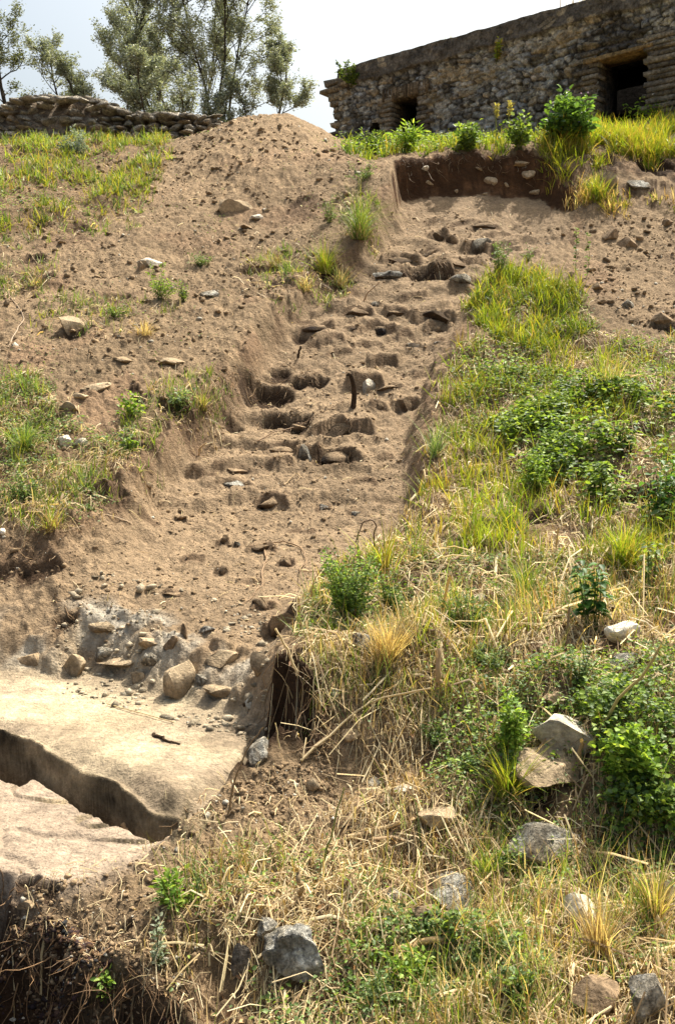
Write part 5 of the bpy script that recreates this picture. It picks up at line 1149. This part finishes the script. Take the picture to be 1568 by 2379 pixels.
while z < ztop(UL) - .10:
    ln = .34 + .16 * abs(math.sin(k * 1.9)) + r.uniform(-.05, .07); hh = .075 + r.uniform(-.01, .015)
    col = np.array(random.choice([(.40, .33, .22), (.33, .28, .20), (.28, .25, .20), (.44, .38, .27)])) * r.uniform(.7, 1.1)
    wbox(b, UL - ln * (.6 + .3 * math.sin(k * .7)), UL + .04, z, z + hh, .02 + r.uniform(-.02, .03), -.5, col, jit=.012)
    wbox(b, UL - ln * .35, UL + .03, z + hh - .003, z + hh + .035, -.02, -.48, (.17, .15, .12), jit=.006); z += hh + .034; k += 1
b.build('broken_brick_end', M_MASON, bu)
b = Bag()   # reveals = thickness of the front wall at the openings
for (a, c_, d, e) in ow:
    b = Bag(); wbox(b, a - .16, a - .003, d, e + .05, .0, TH, (.13, .115, .095)); wbox(b, c_ + .003, c_ + .16, d, e + .05, .0, TH, (.13, .115, .095)); wbox(b, a - .16, c_ + .16, e + .003, e + .16, .004, TH, (.13, .11, .09)); b.build('opening_reveal', M_MASON, bu)
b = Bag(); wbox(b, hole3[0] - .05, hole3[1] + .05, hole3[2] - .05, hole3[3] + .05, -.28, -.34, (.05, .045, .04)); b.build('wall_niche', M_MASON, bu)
for wi, (a, c_, d, e) in enumerate(ow):
    for side in (0, 1):
        b = Bag(); z = d; k = 0
        while z < (e + (.05 if wi == 0 else .12)):
            hh = .052 + r.uniform(-.004, .006); ln = (.17 if k % 2 else .27) * (1.0 if wi == 0 else 1.25) + r.uniform(-.03, .03); ins = r.uniform(-.012, .012) + (.055 if (wi == 1 and side == 1) else .012) * (k % 2)
            col = np.array(random.choice([(.32, .27, .19), (.38, .32, .23), (.25, .215, .165), (.42, .37, .28)])) * r.uniform(.65, 1.05)
            if side == 0: wbox(b, a - ln, a + ins, z, z + hh, .055 + r.uniform(0, .02), -.2, col, jit=.004)
            else: wbox(b, c_ - ins, c_ + ln + (.5 if wi == 1 else 0), z, z + hh, .055 + r.uniform(0, .025), -.2, col, jit=.004)
            z += hh + .018; k += 1
        b.build('brick_jamb', M_MASON, bu)
b = Bag(); a, c_, d, e = ow[0]
u_ = a - .18
while u_ < c_ + .2: wbox(b, u_, u_ + .045, e - .01, e + .18, .05 + r.uniform(0, .02), -.2, np.array((.25, .19, .12)) * r.uniform(.6, 1.1), jit=.005); u_ += .06
b.build('brick_lintel', M_MASON, bu)
b = Bag(); a, c_, d, e = ow[1]; wbox(b, a - .2, c_ + .06, e - .01, e + .05, .085, -.3, (.42, .28, .12), .0, jit=.012); b.build('stone_lintel', M_MASON, bu)
u_ = a - .45
while u_ < c_ - .1:
    pass; break
# weeds on the building (each lifts off the wall): small wall plants
def wallweed(px, py, w_, h_, label, pal, n=300):
    u_, z_ = wuz(px, py); p = wpt(u_, z_, .10); s = p[1] / FPX; root = empty('wall_weed', p, label, 'wall plant'); lb = Bag(); sb = Bag()
    tops = []
    for k in range(8):
        tp = np.array([r.normal(0, w_ * s * .3), -.08 + r.normal(0, .04), h_ * s * r.uniform(.4, 1)]); tube(sb, [np.array([0, .06, 0]), tp * .5 + [0, -.02, 0], tp], .004, .002, (.15, .16, .06), 4); tops.append(tp)
    tops = np.array(tops); i = r.integers(0, 8, n); t = r.uniform(.2, 1.1, (n, 1)); P = tops[i] * t; L = r.uniform(.03, .06, n); add_leaves(lb, P, rand_dirs(n, r, -.3, .9), rand_dirs(n, r, .2, 1), L, L * .45, pick(pal, n, r)); sb.build('stems', M_LEAF, root); lb.build('leaves', M_LEAF, root)
wallweed(825, 205, 60, 50, 'dark weed hanging at the left end of the building under the coping', LF * .8, 700)
wallweed(1163, 150, 18, 60, 'yellow green weed hanging from the coping of the building', YELG, 160)
def roofweed(u_, h_, label):
    p = wpt(u_, ztop(u_) + .02, -.35); root = empty('roof_weed', p, label, 'roof plant'); bb = Bag(); n = 40; P = np.c_[r.normal(0, .12, n), r.normal(0, .1, n), np.full(n, -.03)]; col = pick(np.vstack([COOL, STRW]), n, r)
    V, F, Cc = blades(P, 4, r.uniform(.4, 1, n) * h_, np.full(n, .012), np.abs(r.normal(0, .4, n)), r.uniform(0, 6.28, n), r.uniform(0, .8, n), col); bb.add(V, F, Cc); bb.build('blades', M_LEAF, root)
roofweed(wuz(1010, 110)[0], .3, 'thin wisp of grass on the roof above the small opening')
roofweed(wuz(1330, 12)[0], .35, 'tuft of scrub on the roof at the top edge of the photo')
roofweed(wuz(815, 155)[0], .2, 'little tuft at the left corner of the roof')

# ------------------------------------------------------------------ olive trees behind
def tree(base, height, lean, crown_r, label, seed, nl=26000, trunks=2, tr=.09, crown_lo=.25, leaf=(.04, .08), pal=None, name='olive_tree', cat='olive tree', wide=1.0, clear=None):
    rg = np.random.default_rng(seed); root = empty(name, base, label, cat, 'grey green olive trees behind the wall'); tb = Bag(); lb = Bag(); tw = []
    pal = pal if pal is not None else np.array([(.26, .30, .24), (.32, .36, .30), (.20, .235, .18), (.38, .42, .35), (.24, .27, .18)])
    def branch(p, d, L, r0, lev):
        m = 6; pts = [p]; 
        for k in range(m):
            d = d + rg.normal(0, .13 if lev == 0 else .2, 3) + np.array([0, 0, .05]); d = d / np.linalg.norm(d); pts.append(pts[-1] + d * L / m)
        pts = np.array(pts); tube(tb, pts, r0, r0 * (.45 if lev < 3 else .3), (.10, .085, .065), 6 if lev < 2 else 4)
        if lev >= 2: tw.append(pts)
        if lev < 4:
            nb = [13, 6, 5, 3][lev]
            for k in range(nb):
                t = rg.uniform(crown_lo if lev == 0 else .25, 1.0) * m; j = min(int(t), m - 1); b0 = pts[j] * (1 - (t - j)) + pts[j + 1] * (t - j)
                a = rg.uniform(0, 6.28); dd = d * rg.uniform(.5, 1.0) + np.array([math.cos(a) * wide, math.sin(a) * wide, rg.uniform(-.1, .6)]) * rg.uniform(.55, 1.0); dd /= np.linalg.norm(dd)
                branch(b0, dd, L * rg.uniform(.26, .42) * (1.2 - .55 * t / m) * (1 if lev == 0 else 1.25), r0 * rg.uniform(.28, .42), lev + 1)
    for k in range(trunks):
        a = rg.uniform(0, 6.28); branch(np.array([rg.normal(0, .12) * trunks, rg.normal(0, .1), -.1]), np.array([lean + rg.normal(0, .16), rg.normal(0, .1), 1.]), height * rg.uniform(.8, 1), tr, 0)
    cl = len(tw); w = np.array([np.linalg.norm(t[-1] - t[0]) for t in tw]); w = w * (rg.random(cl) ** 1.3 + .05); w /= w.sum(); i = rg.choice(cl, nl, p=w); tw_ = np.array(tw); tt = rg.uniform(.15, 1.05, nl) * 6; j = np.minimum(tt.astype(int), 5); u_ = (tt - j)[:, None]
    P = tw_[i, j] * (1 - u_) + tw_[i, j + 1] * u_ + rg.normal(0, .05, (nl, 3)); L = rg.uniform(leaf[0], leaf[1], nl); tc = rg.uniform(.75, 1.25, cl)[i][:, None]
    add_leaves(lb, P, rand_dirs(nl, rg, -.3, .9), rand_dirs(nl, rg, -.2, 1), L, L * .42, pick(pal, nl, rg) * tc)
    tb.build('trunk', M_BARK, root, smooth=True); lb.build('crown', M_OLIVE, root)
def gpt(px, d): v = ray(px, 300); x = v[0] * d / v[1]; return np.array([x, d, float(h_at(x, d))])
tree(gpt(-62, 25), 3.9, .0, 1, 'dense dark olive tree cut off by the left edge of the photo', 11, nl=40000, trunks=5, tr=.05, crown_lo=.03, wide=.5, pal=np.array([(.18, .21, .11), (.22, .25, .14), (.13, .16, .08)]))
tree(gpt(285, 27), 5.4, .0, 1, 'tall narrow olive tree, left of the tall ones behind the rubble wall', 12, nl=27000, trunks=2, tr=.04, crown_lo=.15, wide=.5)
tree(gpt(262, 27), 2.9, -.75, 1, 'low olive leaning left from the foot of the tall narrow tree', 13, nl=11000, trunks=2, tr=.04, crown_lo=.2, wide=.8)
tree(gpt(435, 28), 5.6, .0, 1, 'tall olive tree in the middle of the row, many stemmed', 14, nl=25000, trunks=3, tr=.04, crown_lo=.15, wide=.5)
tree(gpt(505, 27), 5.2, .08, 1, 'broadest olive tree with a leaning right stem behind the earth mound', 15, nl=30000, trunks=3, tr=.04, crown_lo=.1, wide=.7)
tree(gpt(618, 26), 3.4, .03, 1, 'thin airy olive tree at the right end of the row', 16, nl=12000, trunks=1, tr=.04, crown_lo=.15, wide=.85)
tree(gpt(345, 24), 1.9, .0, 1, 'low dense olive shrub between the tall trees behind the wall', 17, nl=12000, trunks=4, tr=.03, crown_lo=.05, wide=1.1, name='olive_shrub', cat='olive shrub')
tree(gpt(560, 26), 1.7, .0, 1, 'low olive shrub behind the left shoulder of the earth mound', 18, nl=8000, trunks=4, tr=.03, crown_lo=.05, wide=1.1, name='olive_shrub', cat='olive shrub')
